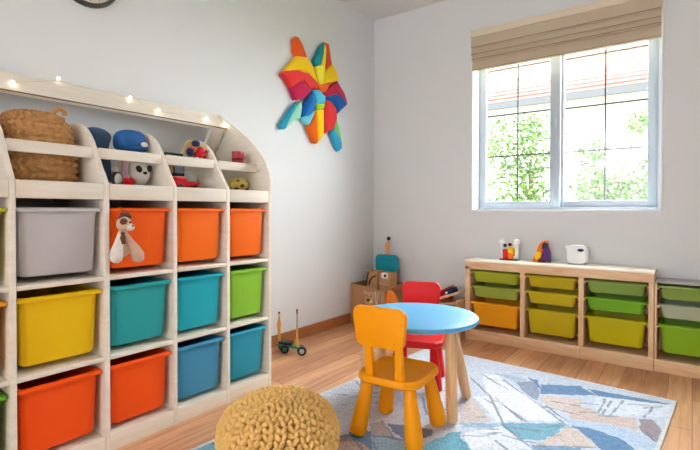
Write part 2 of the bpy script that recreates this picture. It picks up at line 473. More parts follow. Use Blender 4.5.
M['brown'] = mat('toy brown', (110, 62, 34), rough=.6); M['paleyellow'] = plastic('toy pale yellow', (226, 206, 110)); M['lavender'] = plastic('lavender plastic', (200, 172, 186))

t = thing('plush_cushion', 'slate blue plush cushion with a notched ear leaning behind the guard rail beside the basket', 'plush toy', (.12, -2.285, .949))
poly = smooth_poly([(-.055, 0), (.055, 0), (.056, .10), (.042, .165), (.060, .205), (.045, .232), (0, .244), (-.042, .236), (-.062, .21), (-.056, .10)], 2)
bmx = prism_y([(a, b) for a, b in poly], -.022, .022, .014)
xform(bmx, Matrix.Translation((.15, -2.275, .949)) @ Matrix.Rotation(PI / 2, 4, 'Z'))
obj('cushion_body', bmx, M['plush_blue'], t)
obj('cushion_seam', tube([(.173, -2.32, .97), (.174, -2.32, 1.08), (.173, -2.305, 1.15)], .003, 6), M['navy'], t)

t = thing('plush_panda', 'round white plush panda with black eye patches wearing a royal blue cap', 'plush toy', (.27, -2.19, .949))
b = blob((.285, -2.178, 1.003), (.060, .046, .054)); blob((.235, -2.185, 1.045), (.055, .046, .07), b)
pb = obj('panda_body', b, M['plush_white'], t)
for y, z in ((-2.198, 1.018), (-2.155, 1.022)):
    obj('eye_patch', blob((.336, y, z), (.011, .011, .015), rot=Matrix.Rotation(.5 if y < -2.17 else -.5, 4, 'X')), M['black'], pb)
obj('nose', blob((.345, -2.178, 1.003), (.005, .009, .006)), M['black'], pb)
for y in (-2.222, -2.15): obj('ear', blob((.225, y, 1.085), (.014, .016, .018)), M['black'], pb)
b = blob((.245, -2.187, 1.135), (.056, .058, .047), power=.72, seg=32, rings=20)
cp = obj('cloth_cap', b, M['royal'], t)
obj('cap_brim', blob((.278, -2.176, 1.102), (.036, .042, .011)), M['royal'], cp)
obj('cap_badge', blob((.302, -2.155, 1.122), (.005, .016, .011)), M['white'], cp)

t = thing('toy_ball', 'small salmon pink ball in front of the slate blue cushion', 'ball', (.27, -2.312, .949))
obj('ball_body', blob((.27, -2.312, .990), (.016, .016, .017)), M['pink'], t)
obj('ball_stand', loft([circ(.014, .949, 16, .27, -2.312), circ(.009, .957, 16, .27, -2.312), circ(.011, .970, 16, .27, -2.312)]), M['maroon'], t)
t = thing('toy_penguin', 'tiny black and white penguin figure between the pink ball and the panda', 'toy', (.26, -2.275, .949))
pg = obj('penguin_body', blob((.295, -2.268, .978), (.021, .021, .029)), M['black'], t)
obj('penguin_belly', blob((.307, -2.268, .976), (.015, .015, .022)), M['white'], pg)
obj('penguin_head', blob((.295, -2.271, 1.012), (.013, .013, .013)), M['plush_white'], t)
obj('penguin_foot', blob((.312, -2.260, .953), (.012, .007, .004)), M['maroon'], t); obj('penguin_foot', blob((.312, -2.277, .953), (.012, .007, .004)), M['maroon'], t)
t = thing('toy_heart', 'small red heart-shaped toy beside the panda', 'toy', (.338, -2.24, .949))
b = blob((.338, -2.249, .968), (.012, .013, .013)); blob((.338, -2.231, .968), (.012, .013, .013), b); blob((.338, -2.240, .960), (.011, .017, .011), b)
obj('heart_body', b, M['red'], t); obj('heart_loop', tube([(.338, -2.240, .97), (.338, -2.242, .985), (.338, -2.238, .992)], .0015, 6), M['white'], t)
t = thing('plastic_tube_toy', 'translucent lavender rattle standing upright beside the panda', 'toy', (.30, -2.245, .949))
obj('rattle_body', loft([circ(.009, .949, 16, .30, -2.238), circ(.012, .965, 16, .30, -2.238), circ(.012, 1.05, 16, .30, -2.238), circ(.008, 1.06, 16, .30, -2.238)]), M['lavender'], t)
obj('rattle_cap', blob((.30, -2.238, 1.062), (.009, .009, .007)), M['pink'], t)

# third compartment
t = thing('picture_book', 'dark green framed picture book leaning behind the guard rail beside the white egg toy', 'book', (.24, -2.04, .949))
b = box(-.006, .006, -.044, .044, -.012, .095, .001)
R1 = Matrix.Translation((.268, -1.995, 1.0125)) @ Matrix.Rotation(-.12, 4, 'Y')
xform(b, R1); pbk = obj('book_cover', b, M['dkgreen'], t)
for y0, y1, c in ((-.040, -.010, 'tan'), (-.004, .040, 'paleblue')):
    b = box(.006, .0072, y0, y1, .006, .084); xform(b, R1); obj('cover_picture', b, M[c], pbk, smooth=0)
t = thing('toy_truck', 'low red toy truck lying under the picture book', 'toy', (.317, -1.985, .949))
b = box(.285, .350, -2.045, -1.925, .957, .979, .006); box(.29, .345, -2.045, -1.985, .979, .997, .005, b)
tr = obj('truck_body', b, M['red'], t)
obj('truck_roof', box(.292, .343, -2.04, -1.99, .996, 1.0, .002), M['pink'], t)
for y in (-2.02, -1.95): obj('wheel', xform(loft([circ(.0095, -.0345, 16), circ(.0095, .0345, 16)]), Matrix.Translation((.3175, y, .9585)) @ Matrix.Rotation(PI / 2, 4, 'Y')), M['black'], t)
t = thing('toy_egg', 'white egg-shaped toy with a lilac band beside the red toy truck', 'toy', (.25, -1.88, .949))
obj('egg_body', blob((.235, -1.904, .993), (.040, .038, .043), seg=28, rings=18), M['white'], t)
obj('egg_band', blob((.228, -1.912, .992), (.0375, .030, .036), seg=28, rings=18), M['paleblue'], t)
t = thing('toy_blocks', 'navy and pale blue stacking blocks behind the white egg toy', 'toy blocks', (.15, -1.93, .949))
for (x, y, z, s, c) in ((.16, -1.955, .949, .05, 'navy'), (.16, -1.90, .949, .05, 'navy'), (.16, -1.935, .999, .05, 'paleblue'), (.155, -1.885, .999, .036, 'white')):
    obj('block', box(x - s / 2, x + s / 2, y - s / 2, y + s / 2, z, z + s, .004), M[c], t)
t = thing('toy_robot', 'red and navy toy robot in front of a tan disc on the guard rail ledge', 'toy', (.31, -1.921, 1.08))
obj('tan_disc', xform(loft([circ(.043, -.006, 28), circ(.046, 0, 28), circ(.043, .006, 28)]), Matrix.Translation((.292, -1.921, 1.1265)) @ Matrix.Rotation(PI / 2, 4, 'Y')), M['tan'], t)
b = blob((.318, -1.9, 1.102), (.02, .03, .022)); blob((.322, -1.901, 1.125), (.014, .016, .016), b); obj('robot_body', b, M['red'], t)
b = blob((.32, -1.953, 1.112), (.016, .016, .02)); obj('robot_pack', b, M['navy'], t)
b = blob((.318, -1.924, 1.152), (.016, .018, .014), power=.8); obj('robot_head', b, M['navy'], t)
obj('robot_arm', tube([(.325, -1.906, 1.12), (.33, -1.886, 1.11), (.332, -1.878, 1.125)], .006, 8), M['red'], t); obj('robot_arm', tube([(.325, -1.941, 1.125), (.335, -1.958, 1.13)], .006, 8), M['red'], t)
obj('robot_hand', blob((.332, -1.878, 1.131), (.008, .008, .008)), M['skin'], t); obj('robot_foot', blob((.33, -1.904, 1.085), (.012, .010, .0055)), M['white'], t); obj('robot_foot', blob((.33, -1.928, 1.085), (.012, .010, .0055)), M['white'], t)
# fourth compartment
t = thing('toy_mug', 'small crimson toy mug with a pink handle on the ledge nearest the corner', 'toy', (.31, -1.67, 1.08))
b = loft([circ(.024, 1.0795, 20, .318, -1.685), circ(.027, 1.083, 20, .318, -1.685), circ(.029, 1.140, 20, .318, -1.685), circ(.024, 1.140, 20, .318, -1.685), circ(.022, 1.085, 20, .318, -1.685)], True, True)
obj('mug_body', b, mat('crimson toy', (176, 52, 60), rough=.4, noise=.25, nscale=60), t)
obj('mug_handle', tube([(.322, -1.66, 1.118), (.326, -1.643, 1.116), (.326, -1.638, 1.103), (.326, -1.643, 1.09), (.322, -1.66, 1.088)], .006, 8), M['skin'], t)
obj('mug_stripe', loft([circ(.0285, 1.098, 20, .318, -1.685), circ(.0285, 1.106, 20, .318, -1.685)]), M['maroon'], t)
t = thing('toy_turtle', 'pale yellow toy turtle with brown spots on the cubby top nearest the corner', 'toy', (.30, -1.66, .949))
tb = obj('turtle_shell', blob((.30, -1.665, .985), (.046, .052, .034), seg=26, rings=16), M['paleyellow'], t)
for x, y, z in ((.325, -1.69, .995), (.332, -1.655, .993), (.338, -1.675, .975), (.315, -1.64, .998)): obj('shell_spot', blob((x, y, z), (.012, .012, .009)), M['brown'], tb)
obj('turtle_head', blob((.325, -1.722, .974), (.016, .019, .016)), M['paleyellow'], t)
for x, y in ((.325, -1.70), (.325, -1.635), (.275, -1.70), (.275, -1.635)): obj('turtle_foot', blob((x, y, .957), (.013, .012, .0085)), M['brown'], t)

# rabbit plush hanging on the orange bin
t = thing('plush_rabbit', 'floppy beige rabbit plush with brown eye patch hanging against an orange bin', 'plush toy', (.465, -2.31, .66))
M['beige'] = ft('beige plush', (216, 186, 158)); M['beige2'] = ft('dusty rose plush', (206, 170, 150)); M['bpatch'] = ft('brown patch plush', (112, 70, 48))
YB = -2.336
hd = obj('rabbit_head', blob((.480, YB, .806), (.022, .026, .026), seg=24, rings=16, rot=Matrix.Rotation(-.2, 4, 'X')), M['beige'], t)
obj('muzzle', blob((.497, YB + .014, .794), (.011, .015, .012)), M['plush_white'], hd)
obj('eye_patch', blob((.494, YB - .008, .814), (.010, .014, .013)), M['bpatch'], hd); obj('eye', blob((.500, YB + .012, .812), (.004, .004, .004)), M['black'], hd); obj('nose', blob((.507, YB + .017, .799), (.003, .004, .003)), M['black'], hd)
obj('folded_ear', tube([(.478, YB - .016, .822), (.476, YB - .004, .840), (.478, YB + .016, .838), (.480, YB + .026, .828)], [.006, .009, .010, .006], 10), M['bpatch'], hd)
obj('rabbit_body', loft([rrect(.012 * a, .030 * a, .011 * a, z, 5, .474, YB + dy) for z, a, dy in ((.785, .45, 0), (.77, .62, -.002), (.745, .85, -.004), (.72, .95, -.006), (.70, .85, -.006), (.69, .5, -.006))]), M['beige'], t)
obj('rabbit_leg', tube([(.480, YB + .006, .768), (.483, YB + .018, .742), (.486, YB + .034, .715), (.487, YB + .045, .692), (.486, YB + .049, .676), (.485, YB + .050, .668)], [.010, .014, .020, .024, .020, .010], 14), M['beige2'], t)
obj('rabbit_leg', tube([(.480, YB - .012, .768), (.482, YB - .020, .740), (.484, YB - .028, .712), (.484, YB - .030, .692), (.483, YB - .030, .678), (.482, YB - .030, .671)], [.009, .014, .020, .022, .018, .009], 14), M['plush_white'], t)
obj('rabbit_arm', tube([(.484, YB - .006, .775), (.490, YB - .012, .755), (.492, YB - .010, .735)], [.007, .009, .008], 10), M['bpatch'], t)
obj('hang_loop', tube([(.480, YB, .830), (.470, YB, .850), (.462, YB, .864), (.452, YB, .868), (.444, YB, .864)], .0016, 6), M['brown'], t)

# ------------------------------------------------------------------ wall clock
t = thing('wall_clock', 'round wall clock with dark rim and black numerals cut by the top photo edge', 'clock', (.0, -2.245, 1.868))
rot = Matrix.Translation((0, -2.245, 1.868)) @ Matrix.Rotation(PI / 2, 4, 'Y')
N = 56
b = loft([circ(.140, 0, N), circ(.142, .010, N), circ(.139, .022, N), circ(.134, .026, N), circ(.126, .024, N), circ(.122, .014, N), circ(.122, 0, N)], True, True)
obj('clock_rim', xform(b, rot), mat('dark bronze rim', (72, 68, 64), rough=.45, noise=.2, nscale=20), t)
obj('clock_face', xform(loft([circ(.1225, .002, N), circ(.1225, .0145, N)]), rot), mat('clock face', (216, 208, 198), rough=.7), t)
def text_mesh(s, size, ext):
    cu = bpy.data.curves.new('txt', 'FONT'); cu.body = s; cu.size = size; cu.extrude = ext; cu.align_x = 'CENTER'; cu.align_y = 'CENTER'
    o = bpy.data.objects.new('txt', cu); COL.objects.link(o)
    dg = bpy.context.evaluated_depsgraph_get(); dg.update()
    me = bpy.data.meshes.new_from_object(o.evaluated_get(dg))
    b = bmesh.new(); b.from_mesh(me)
    bpy.data.objects.remove(o); bpy.data.meshes.remove(me); bpy.data.curves.remove(cu)
    return b
face = Matrix(((0, 0, 1, .0152), (1, 0, 0, -2.245), (0, 1, 0, 1.868), (0, 0, 0, 1)))
nb = None
ROMAN = 'I II III IIII V VI VII VIII IX X XI XII'.split()
for h in range(1, 13):
    a = PI / 2 - h * PI / 6
    q = text_mesh(ROMAN[h - 1], .040, .0006)
    xform(q, Matrix.Translation((.098 * math.cos(a), .098 * math.sin(a), 0)) @ Matrix.Rotation(a - PI / 2, 4, 'Z') @ Matrix.Scale(.85, 4, (1, 0, 0)))
    nb = merge(nb, q) if nb else q
obj('clock_numerals', xform(nb, face), M['black'], t, smooth=0)
for L, a, w in ((.06, 2.2, .004), (.085, .9, .003)):
    b = box(-w, w, -.012, L, .002, .0035, .0005); xform(b, face @ Matrix.Rotation(a, 4, 'Z')); obj('clock_hand', b, M['black'], t)
obj('hand_pin', xform(loft([circ(.006, 0, 16), circ(.006, .005, 16)]), face), M['black'], t)

# ------------------------------------------------------------------ wall art
ART= [('orange', (235, 95, 30), 0.03, [(-0.982, 1.959), (-0.955, 1.984), (-0.93, 1.986), (-0.892, 1.948), (-0.845, 1.875), (-0.955, 1.852), (-0.975, 1.887)]), ('yellow', (245, 200, 20), 0.04, [(-0.955, 1.856), (-0.854, 1.875), (-0.798, 1.829), (-0.742, 1.72), (-0.842, 1.763), (-0.955, 1.762), (-1.072, 1.73), (-0.982, 1.825)]), ('red', (225, 55, 55), 0.045, [(-1.093, 1.712), (-1.068, 1.733), (-0.955, 1.766), (-0.842, 1.766), (-0.742, 1.725), (-0.753, 1.681), (-0.827, 1.668), (-0.899, 1.702), (-0.968, 1.68), (-1.011, 1.64)]), ('crimson', (190, 30, 80), 0.04, [(-1.014, 1.645), (-0.968, 1.683), (-0.899, 1.706), (-0.815, 1.678), (-0.82, 1.649), (-0.878, 1.595), (-0.968, 1.568)]), ('teal', (25, 140, 150), 0.03, [(-0.667, 2.031), (-0.71, 1.991), (-0.786, 1.871), (-0.756, 1.836), (-0.703, 1.859), (-0.678, 1.949)]), ('lemon', (235, 225, 60), 0.04, [(-0.672, 2.023), (-0.656, 1.996), (-0.664, 1.913), (-0.675, 1.82), (-0.685, 1.738), (-0.722, 1.707), (-0.756, 1.761), (-0.766, 1.835), (-0.707, 1.862), (-0.683, 1.948)]), ('vermilion', (215, 75, 35), 0.03, [(-0.664, 2.032), (-0.619, 2.033), (-0.583, 1.896), (-0.67, 1.823), (-0.664, 1.963)]), ('yellow', (240, 200, 15), 0.04, [(-0.585, 1.897), (-0.516, 1.837), (-0.516, 1.793), (-0.697, 1.725), (-0.675, 1.814)]), ('orange', (240, 100, 30), 0.045, [(-0.759, 1.713), (-0.691, 1.73), (-0.527, 1.791), (-0.627, 1.745), (-0.678, 1.675), (-0.725, 1.671)]), ('crimson', (185, 35, 70), 0.04, [(-0.531, 1.79), (-0.441, 1.717), (-0.41, 1.664), (-0.406, 1.643), (-0.458, 1.672), (-0.544, 1.69), (-0.67, 1.645), (-0.688, 1.675)]), ('blue', (10, 85, 165), 0.045, [(-0.681, 1.645), (-0.544, 1.697), (-0.455, 1.677), (-0.408, 1.645), (-0.536, 1.549), (-0.574, 1.608), (-0.659, 1.625)]), ('red', (220, 50, 50), 0.05, [(-0.678, 1.633), (-0.611, 1.628), (-0.549, 1.586), (-0.541, 1.515), (-0.577, 1.439), (-0.694, 1.378), (-0.697, 1.56)]), ('sky', (80, 190, 225), 0.06, [(-0.815, 1.663), (-0.753, 1.678), (-0.684, 1.642), (-0.694, 1.592), (-0.786, 1.575), (-0.798, 1.61)]), ('lime', (170, 215, 60), 0.055, [(-0.789, 1.579), (-0.689, 1.597), (-0.703, 1.555), (-0.771, 1.533)]), ('yellow', (245, 205, 15), 0.05, [(-0.778, 1.536), (-0.695, 1.558), (-0.695, 1.37), (-0.76, 1.31), (-0.771, 1.429)]), ('orange', (235, 105, 25), 0.045, [(-0.79, 1.522), (-0.772, 1.529), (-0.757, 1.313), (-0.783, 1.313), (-0.845, 1.418)]), ('blue', (20, 110, 190), 0.055, [(-0.815, 1.66), (-0.792, 1.611), (-0.789, 1.542), (-0.849, 1.485), (-0.902, 1.469), (-0.888, 1.545)]), ('aqua', (110, 205, 225), 0.05, [(-0.902, 1.47), (-0.849, 1.491), (-0.792, 1.535), (-0.795, 1.511), (-0.849, 1.425), (-0.895, 1.442)]), ('mint', (150, 215, 190), 0.03, [(-0.903, 1.578), (-0.896, 1.544), (-0.913, 1.458), (-0.968, 1.44), (-1.048, 1.374), (-1.059, 1.398), (-0.958, 1.534)]), ('turquoise', (35, 150, 180), 0.03, [(-0.955, 1.559), (-0.952, 1.532), (-1.048, 1.396), (-1.056, 1.369), (-1.092, 1.364), (-1.105, 1.385), (-1.012, 1.502)]), ('green', (120, 200, 130), 0.03, [(-0.537, 1.525), (-0.499, 1.458), (-0.463, 1.331), (-0.487, 1.37), (-0.564, 1.434)]), ('turquoise', (50, 165, 205), 0.03, [(-0.604, 1.414), (-0.559, 1.439), (-0.482, 1.378), (-0.457, 1.313), (-0.501, 1.286), (-0.53, 1.306)])]
t = thing('wall_art', 'multicoloured stuffed fabric star made of colour blocks hanging on the wall', 'wall art', (.0, -.72, 1.66))
def pillow(poly, h, base=.004):
    """stuffed panel: polygon in (y, z) bulging from the wall towards +x"""
    pts = []
    n = len(poly)
    area = sum(poly[i][0] * poly[(i + 1) % n][1] - poly[(i + 1) % n][0] * poly[i][1] for i in range(n))
    if area < 0: poly = list(reversed(poly))
    for i in range(n):
        a, b2 = poly[i], poly[(i + 1) % n]
        L = math.hypot(b2[0] - a[0], b2[1] - a[1]); k = max(1, int(L / .02))
        for j in range(k): pts.append((a[0] + (b2[0] - a[0]) * j / k, a[1] + (b2[1] - a[1]) * j / k))
    cy = sum(p[0] for p in pts) / len(pts); cz = sum(p[1] for p in pts) / len(pts)
    rings = [[(base, y, z) for y, z in pts]]
    rings.append([(base + h * .55, y, z) for y, z in pts])
    for s, f in ((.96, .78), (.86, .9), (.7, .98), (.45, 1.06), (.2, 1.1), (.05, 1.11)):
        rings.append([(base + h * f, cy + (y - cy) * s, cz + (z - cz) * s) for y, z in pts])
    return loft(rings)
AM = {}
for name, col, h, poly in ART:
    key = (name, tuple(col))
    if key not in AM: AM[key] = mat('felt ' + name + ' %d' % len(AM), col, rough=.9, spec=.1, sheen=.2, bump=.2, bscale=300)
    obj(name + '_panel', pillow([(p[0], p[1]) for p in poly], h), AM[key], t)

# ------------------------------------------------------------------ low pine shelf
D = -.243
low = thing('bin_shelf', 'low pine bin rack with three columns of bins standing under the window', 'shelf', (1.42, -.12, 0))
POST = [(.889, .921), (1.246, 1.274), (1.577, 1.605), (1.920, 1.945)]
for i, (a, b2) in enumerate(POST):
    bm = box(a, b2, D + (0 if i == 0 else .006), -.013, 0 if i == 0 else .071, .486, .002)
    obj('end_panel' if i in (0, 3) else 'upright', bm, M['pine_v'], low)
obj('top_board', box(.887, 1.947, D - .001, -.005, .519, .530, .001), M['pinetop_lit'], low)
obj('back_panel', box(.89, 1.944, -.013, -.009, .0, .50), M['pine'], low, smooth=0)
obj('front_rail', box(.889, 1.945, D, D + .02, .470, .519, .001), M['pine'], low)
obj('rear_rail', box(.889, 1.945, -.033, -.013, .486, .519), M['pine'], low, smooth=0)
for a, b2 in zip(POST[:-1], POST[1:]):
    for z in (.447, .35, .243):
        obj('bin_runner', box(a[1], a[1] + .008, D + .012, -.02, z - .010, z), M['pine'], low, smooth=0); obj('bin_runner', box(b2[0] - .008, b2[0], D + .012, -.02, z - .010, z), M['pine'], low, smooth=0)
for a, b2 in ((.921, 1.592), (1.5935, 1.945)):
    obj('base_rail', box(a, b2, D, D + .02, 0, .071, .0015), M['pine'], low)
    obj('base_board', box(a, b2, D + .02, -.013, .055, .071), M['pine'], low, smooth=0)
low2 = thing('bin_rack', 'lower pine bin rack with flat grey top, cut off by the right photo edge', 'shelf', (2.2, -.12, 0))
for a, b2 in ((1.9475, 1.958), (2.33, 2.345)):
    obj('end_panel', box(a, b2, D + .012, -.013, .066, .472, .001), M['pine_v'], low2)
obj('top_board', box(1.9475, 2.346, D + .010, -.001, .472, .476, .0005), M['greytop'], low2, smooth=0)
obj('base_rail', box(1.9475, 2.345, D, D + .02, 0, .066, .0015), M['pine'], low2)
obj('base_board', box(1.9475, 2.345, D + .02, -.013, .05, .066), M['pine'], low2, smooth=0)
for z in (.447, .35, .243):
    obj('bin_runner', box(1.958, 1.966, D + .012, -.02, z - .010, z), M['pine'], low2, smooth=0); obj('bin_runner', box(2.322, 2.33, D + .012, -.02, z - .010, z), M['pine'], low2, smooth=0)

obj('back_panel', box(1.9475, 2.345, -.013, -.009, 0, .47), M['pine'], low2, smooth=0)
Q = {k: plastic('tray ' + k, c, .34) for k, c in dict(olive=(160, 168, 44), pale=(152, 166, 66), amber=(240, 164, 24), mustard=(190, 170, 22), mustard2=(196, 176, 26), moss=(132, 158, 74), bright=(116, 174, 40), acid=(188, 180, 16), frost=(168, 178, 150), green=(134, 176, 36)).items()}
TR = [(.921, 1.246, [('olive', 'olive shallow tray, topmost in the pine rack column with the amber bin'), ('pale', 'pale olive shallow tray right above the amber bin'), ('amber', 'amber orange deep bin at the bottom of the low pine rack')]),
      (1.274, 1.577, [('mustard', 'topmost of the three mustard bins in the middle column'), ('mustard2', 'middle mustard tray of the three stacked mustard bins'), ('mustard', 'deep mustard bin under two shallow mustard trays')]),
      (1.605, 1.920, [('moss', 'dusty moss green shallow tray above the bright green tray'), ('bright', 'bright green shallow tray above the deep acid yellow bin'), ('acid', 'deep acid yellow-green bin under the bright green tray')]),
      (1.958, 2.33, [('moss', 'green shallow tray at the top of the rack with grey top'), ('frost', 'frosted grey-green shallow tray in the rack with grey top'), ('green', 'deep leaf green bin under the frosted grey-green tray')])]
for x0, x1, items in TR:
    w = (x1 - x0) / 2
    for k, (c, lab) in enumerate(items):
        zr, zb = [(.447, .386), (.35, .286), (.243, .102)][k]
        t = thing('storage_bin', lab, 'storage bin', ((x0 + x1) / 2, -.131, zb), 0, 'bins in the pine racks')
        h = zr - zb + .012
        # lip rests on the runners
        obj('bin_body', tub_mesh(w - .0135, .104, h, .012 if k == 2 else .010, .022), Q[c], t, local=True)
        obj('bin_rim', rim_mesh(w - .0135, .104, w - .002, .1165, zr - zb + .0015, .012, .02, slope=.004), Q[c], t, local=True)

# ------------------------------------------------------------------ toys on the pine shelf
t = thing('toy_tower', 'small white toy tower with red and yellow pieces on the pine shelf', 'toy', (1.135, -.09, .53))
b = None
for x in (1.088, 1.182):
    b = loft([circ(.016, .5305, 14, x, -.09), circ(.013, .545, 14, x, -.09), circ(.013, .63, 14, x, -.09), circ(.02, .636, 14, x, -.09), circ(.02, .66, 14, x, -.09), circ(.008, .668, 14, x, -.09)], bm=b)
obj('tower', b, M['white'], t)
obj('back_plate', box(1.095, 1.176, -.085, -.075, .535, .648, .003), M['white'], t)
obj('base_plate', box(1.078, 1.196, -.125, -.06, .5302, .537, .002), M['black'], t)
obj('red_door', box(1.098, 1.128, -.118, -.085, .537, .600, .003), M['red'], t)
obj('yellow_star', blob((1.152, -.108, .592), (.024, .018, .022), power=.8), M['toyyellow'], t)
obj('orange_ramp', box(1.13, 1.17, -.118, -.085, .537, .57, .004), M['toyorange'], t)
obj('green_ball', blob((1.108, -.1, .625), (.012, .012, .012)), M['dkgreen'], t); obj('grey_ball', blob((1.14, -.1, .632), (.012, .012, .012)), M['maroon'], t)
obj('white_knob', blob((1.178, -.11, .55), (.014, .012, .010)), M['white'], t)
t = thing('toy_bird', 'orange, yellow and purple wedge-shaped toy bird in the middle of the pine shelf', 'toy', (1.335, -.09, .53))
def wedge(poly, y0, y1): return prism_y(poly, y0, y1, .005)
obj('orange_wing', wedge([(1.283, .531), (1.318, .531), (1.345, .59), (1.362, .655), (1.345, .664), (1.325, .64), (1.31, .60)], -.115, -.07), M['toyorange'], t)
obj('yellow_breast', blob((1.320, -.113, .572), (.02, .012, .028), rot=Matrix.Rotation(.4, 4, 'Y')), M['toyyellow'], t)
obj('purple_body', wedge([(1.33, .531), (1.392, .531), (1.390, .59), (1.372, .64), (1.352, .62)], -.11, -.072), M['purple'], t)
obj('beak', wedge([(1.342, .61), (1.372, .628), (1.38, .645), (1.36, .66), (1.347, .648)], -.122, -.075), M['black'], t)
obj('orange_head', blob((1.362, -.093, .655), (.018, .016, .014)), M['toyorange'], t)
obj('maroon_foot', box(1.322, 1.37, -.125, -.10, .5302, .548, .004), M['maroon'], t)
t = thing('toy_animal', 'rounded white box-shaped toy with a dark oval eye on the pine shelf', 'toy', (1.54, -.09, .53))
b = prism_y(smooth_poly([(1.488, .5305), (1.600, .5305), (1.604, .60), (1.592, .642), (1.555, .650), (1.50, .642), (1.484, .632), (1.490, .60)], 2), -.125, -.065, .012)
obj('toy_body', b, M['white'], t)
obj('dark_eye', blob((1.568, -.126, .618), (.018, .004, .009)), M['navy'], t)
obj('side_knob', blob((1.486, -.095, .628), (.010, .012, .012)), M['white'], t); obj('grey_foot', box(1.495, 1.595, -.12, -.07, .5302, .534, .001), M['lavender'], t)

# ------------------------------------------------------------------ corner: paper box, bags and toys
M['kraft'] = mat('kraft paper', (186, 144, 104), rough=.85, spec=.1, noise=.16, nscale=22, bump=.3, bscale=60)
M['kraft2'] = mat('light kraft paper', (206, 166, 124), rough=.85, spec=.1, noise=.14, nscale=22, bump=.3, bscale=60)
M['kraftdark'] = mat('dark brown paper print', (72, 46, 34), rough=.9)
M['tealp'] = plastic('teal case', (14, 146, 166)); M['darkred'] = plastic('deep red plastic', (176, 20, 30))
t = thing('kraft_toy_box', 'open brown kraft box with a printed bear face standing in the room corner', 'box', (.17, -.18, 0))
def open_box(x0, x1, y0, y1, z1l, z1r, th=.004):
    b = None
    def slab(p):
        nonlocal b
        a = bmesh.new(); vs = [a.verts.new(q) for q in p]
        for f in ((3, 2, 1, 0), (4, 5, 6, 7), (0, 1, 5, 4), (1, 2, 6, 5), (2, 3, 7, 6), (3, 0, 4, 7)): a.faces.new([vs[i] for i in f])
        bmesh.ops.recalc_face_normals(a, faces=a.faces); b = merge(b, a)
    def wallq(ax, ay, bx, by, za, zb, nx, ny):
        slab([(ax, ay, 0.002), (bx, by, 0.002), (bx + nx, by + ny, 0.002), (ax + nx, ay + ny, 0.002), (ax, ay, za), (bx, by, zb), (bx + nx, by + ny, zb), (ax + nx, ay + ny, za)])
    wallq(x0, y0, x1, y0, z1l, z1r, 0, th); wallq(x0, y1 - th, x1, y1 - th, z1l, z1l, 0, th)
    wallq(x0, y0 + th, x0, y1 - th, z1l, z1l, th, 0); wallq(x1 - th, y0 + th, x1 - th, y1 - th, z1r, z1l, th, 0)
    box(x0, x1, y0, y1, .002, .006, 0, b)
    return b
kb = obj('box_body', open_box(.018, .315, -.33, -.062, .302, .265), M['kraft'], t, smooth=0)
b = blob((.185, -.334, .195), (.046, .006, .056)); blob((.148, -.334, .24), (.018, .005, .018), b); blob((.222, -.334, .24), (.018, .005, .018), b)
bf = obj('bear_face', b, M['kraft2'], t)
obj('bear_snout', blob((.183, -.340, .185), (.026, .006, .022)), M['tan'], bf); obj('bear_nose', blob((.183, -.345, .192), (.017, .005, .012)), M['kraftdark'], bf)
for x in (.165, .203): obj('bear_eye', blob((x, -.339, .222), (.006, .004, .006)), M['kraftdark'], bf)
obj('box_edge', box(.012, .024, -.336, -.326, 0.002, .305, .002), M['kraft2'], t)
obj('rope_handle', tube([(.240, -.334, .262), (.245, -.342, .215), (.248, -.342, .17), (.258, -.342, .17), (.262, -.342, .215), (.266, -.334, .258)], .004, 8), M['plush_white'], t)
obj('paper_flap', xform(box(0, .004, 0, .25, 0, .07, .001), Matrix.Translation((.312, -.31, .255)) @ Matrix.Rotation(.75, 4, 'Y')), M['kraft2'], t)

def paper_bag(name, label, x0, x1, y0, y1, z0, z1):
    t = thing(name, label, 'paper bag', ((x0 + x1) / 2, (y0 + y1) / 2, z0))
    cx, cy, hx, hy = (x0 + x1) / 2, (y0 + y1) / 2, (x1 - x0) / 2, (y1 - y0) / 2
    rings = []
    for i, z in enumerate(np.linspace(z0, z1, 8)):
        w = .004 * math.sin(i * 2.1)
        rings.append(rrect(hx + w, hy - w, .01, float(z), 3, cx, cy))
    for i, z in enumerate(np.linspace(z1, z0 + .01, 4)): rings.append(rrect(hx - .004, hy - .004, .01, float(z), 3, cx, cy))
    obj('bag_body', loft(rings, True, True), M['kraft'], t)
    return t
t = paper_bag('paper_bag', 'brown paper bag with dark curved strap standing inside the kraft box', .093, .196, -.245, -.14, .008, .392)
obj('bag_strap', tube([(.125, -.250, .29), (.135, -.252, .325), (.160, -.252, .352), (.188, -.250, .362)], .006, 8), M['kraftdark'], t)
obj('bag_strap', tube([(.103, -.250, .29), (.106, -.252, .34), (.122, -.250, .385)], .005, 8), M['kraftdark'], t)
t = paper_bag('paper_bag', 'brown paper bag with a white round eye label under the teal case', .202, .307, -.235, -.135, .008, .388)
lb = obj('eye_label', xform(loft([rrect(.027, .022, .016, 0, 6), rrect(.027, .022, .016, .004, 6)]), Matrix.Translation((.256, -.2355, .368)) @ Matrix.Rotation(PI / 2, 4, 'X')), M['white'], t)
obj('pupil', blob((.262, -.2405, .367), (.012, .003, .012)), M['black'], lb)
obj('bag_fold', box(.203, .306, -.2385, -.235, .30, .306, .001), M['kraft2'], t)
t['label'] = 'brown paper bag with a white round eye label under the teal case'

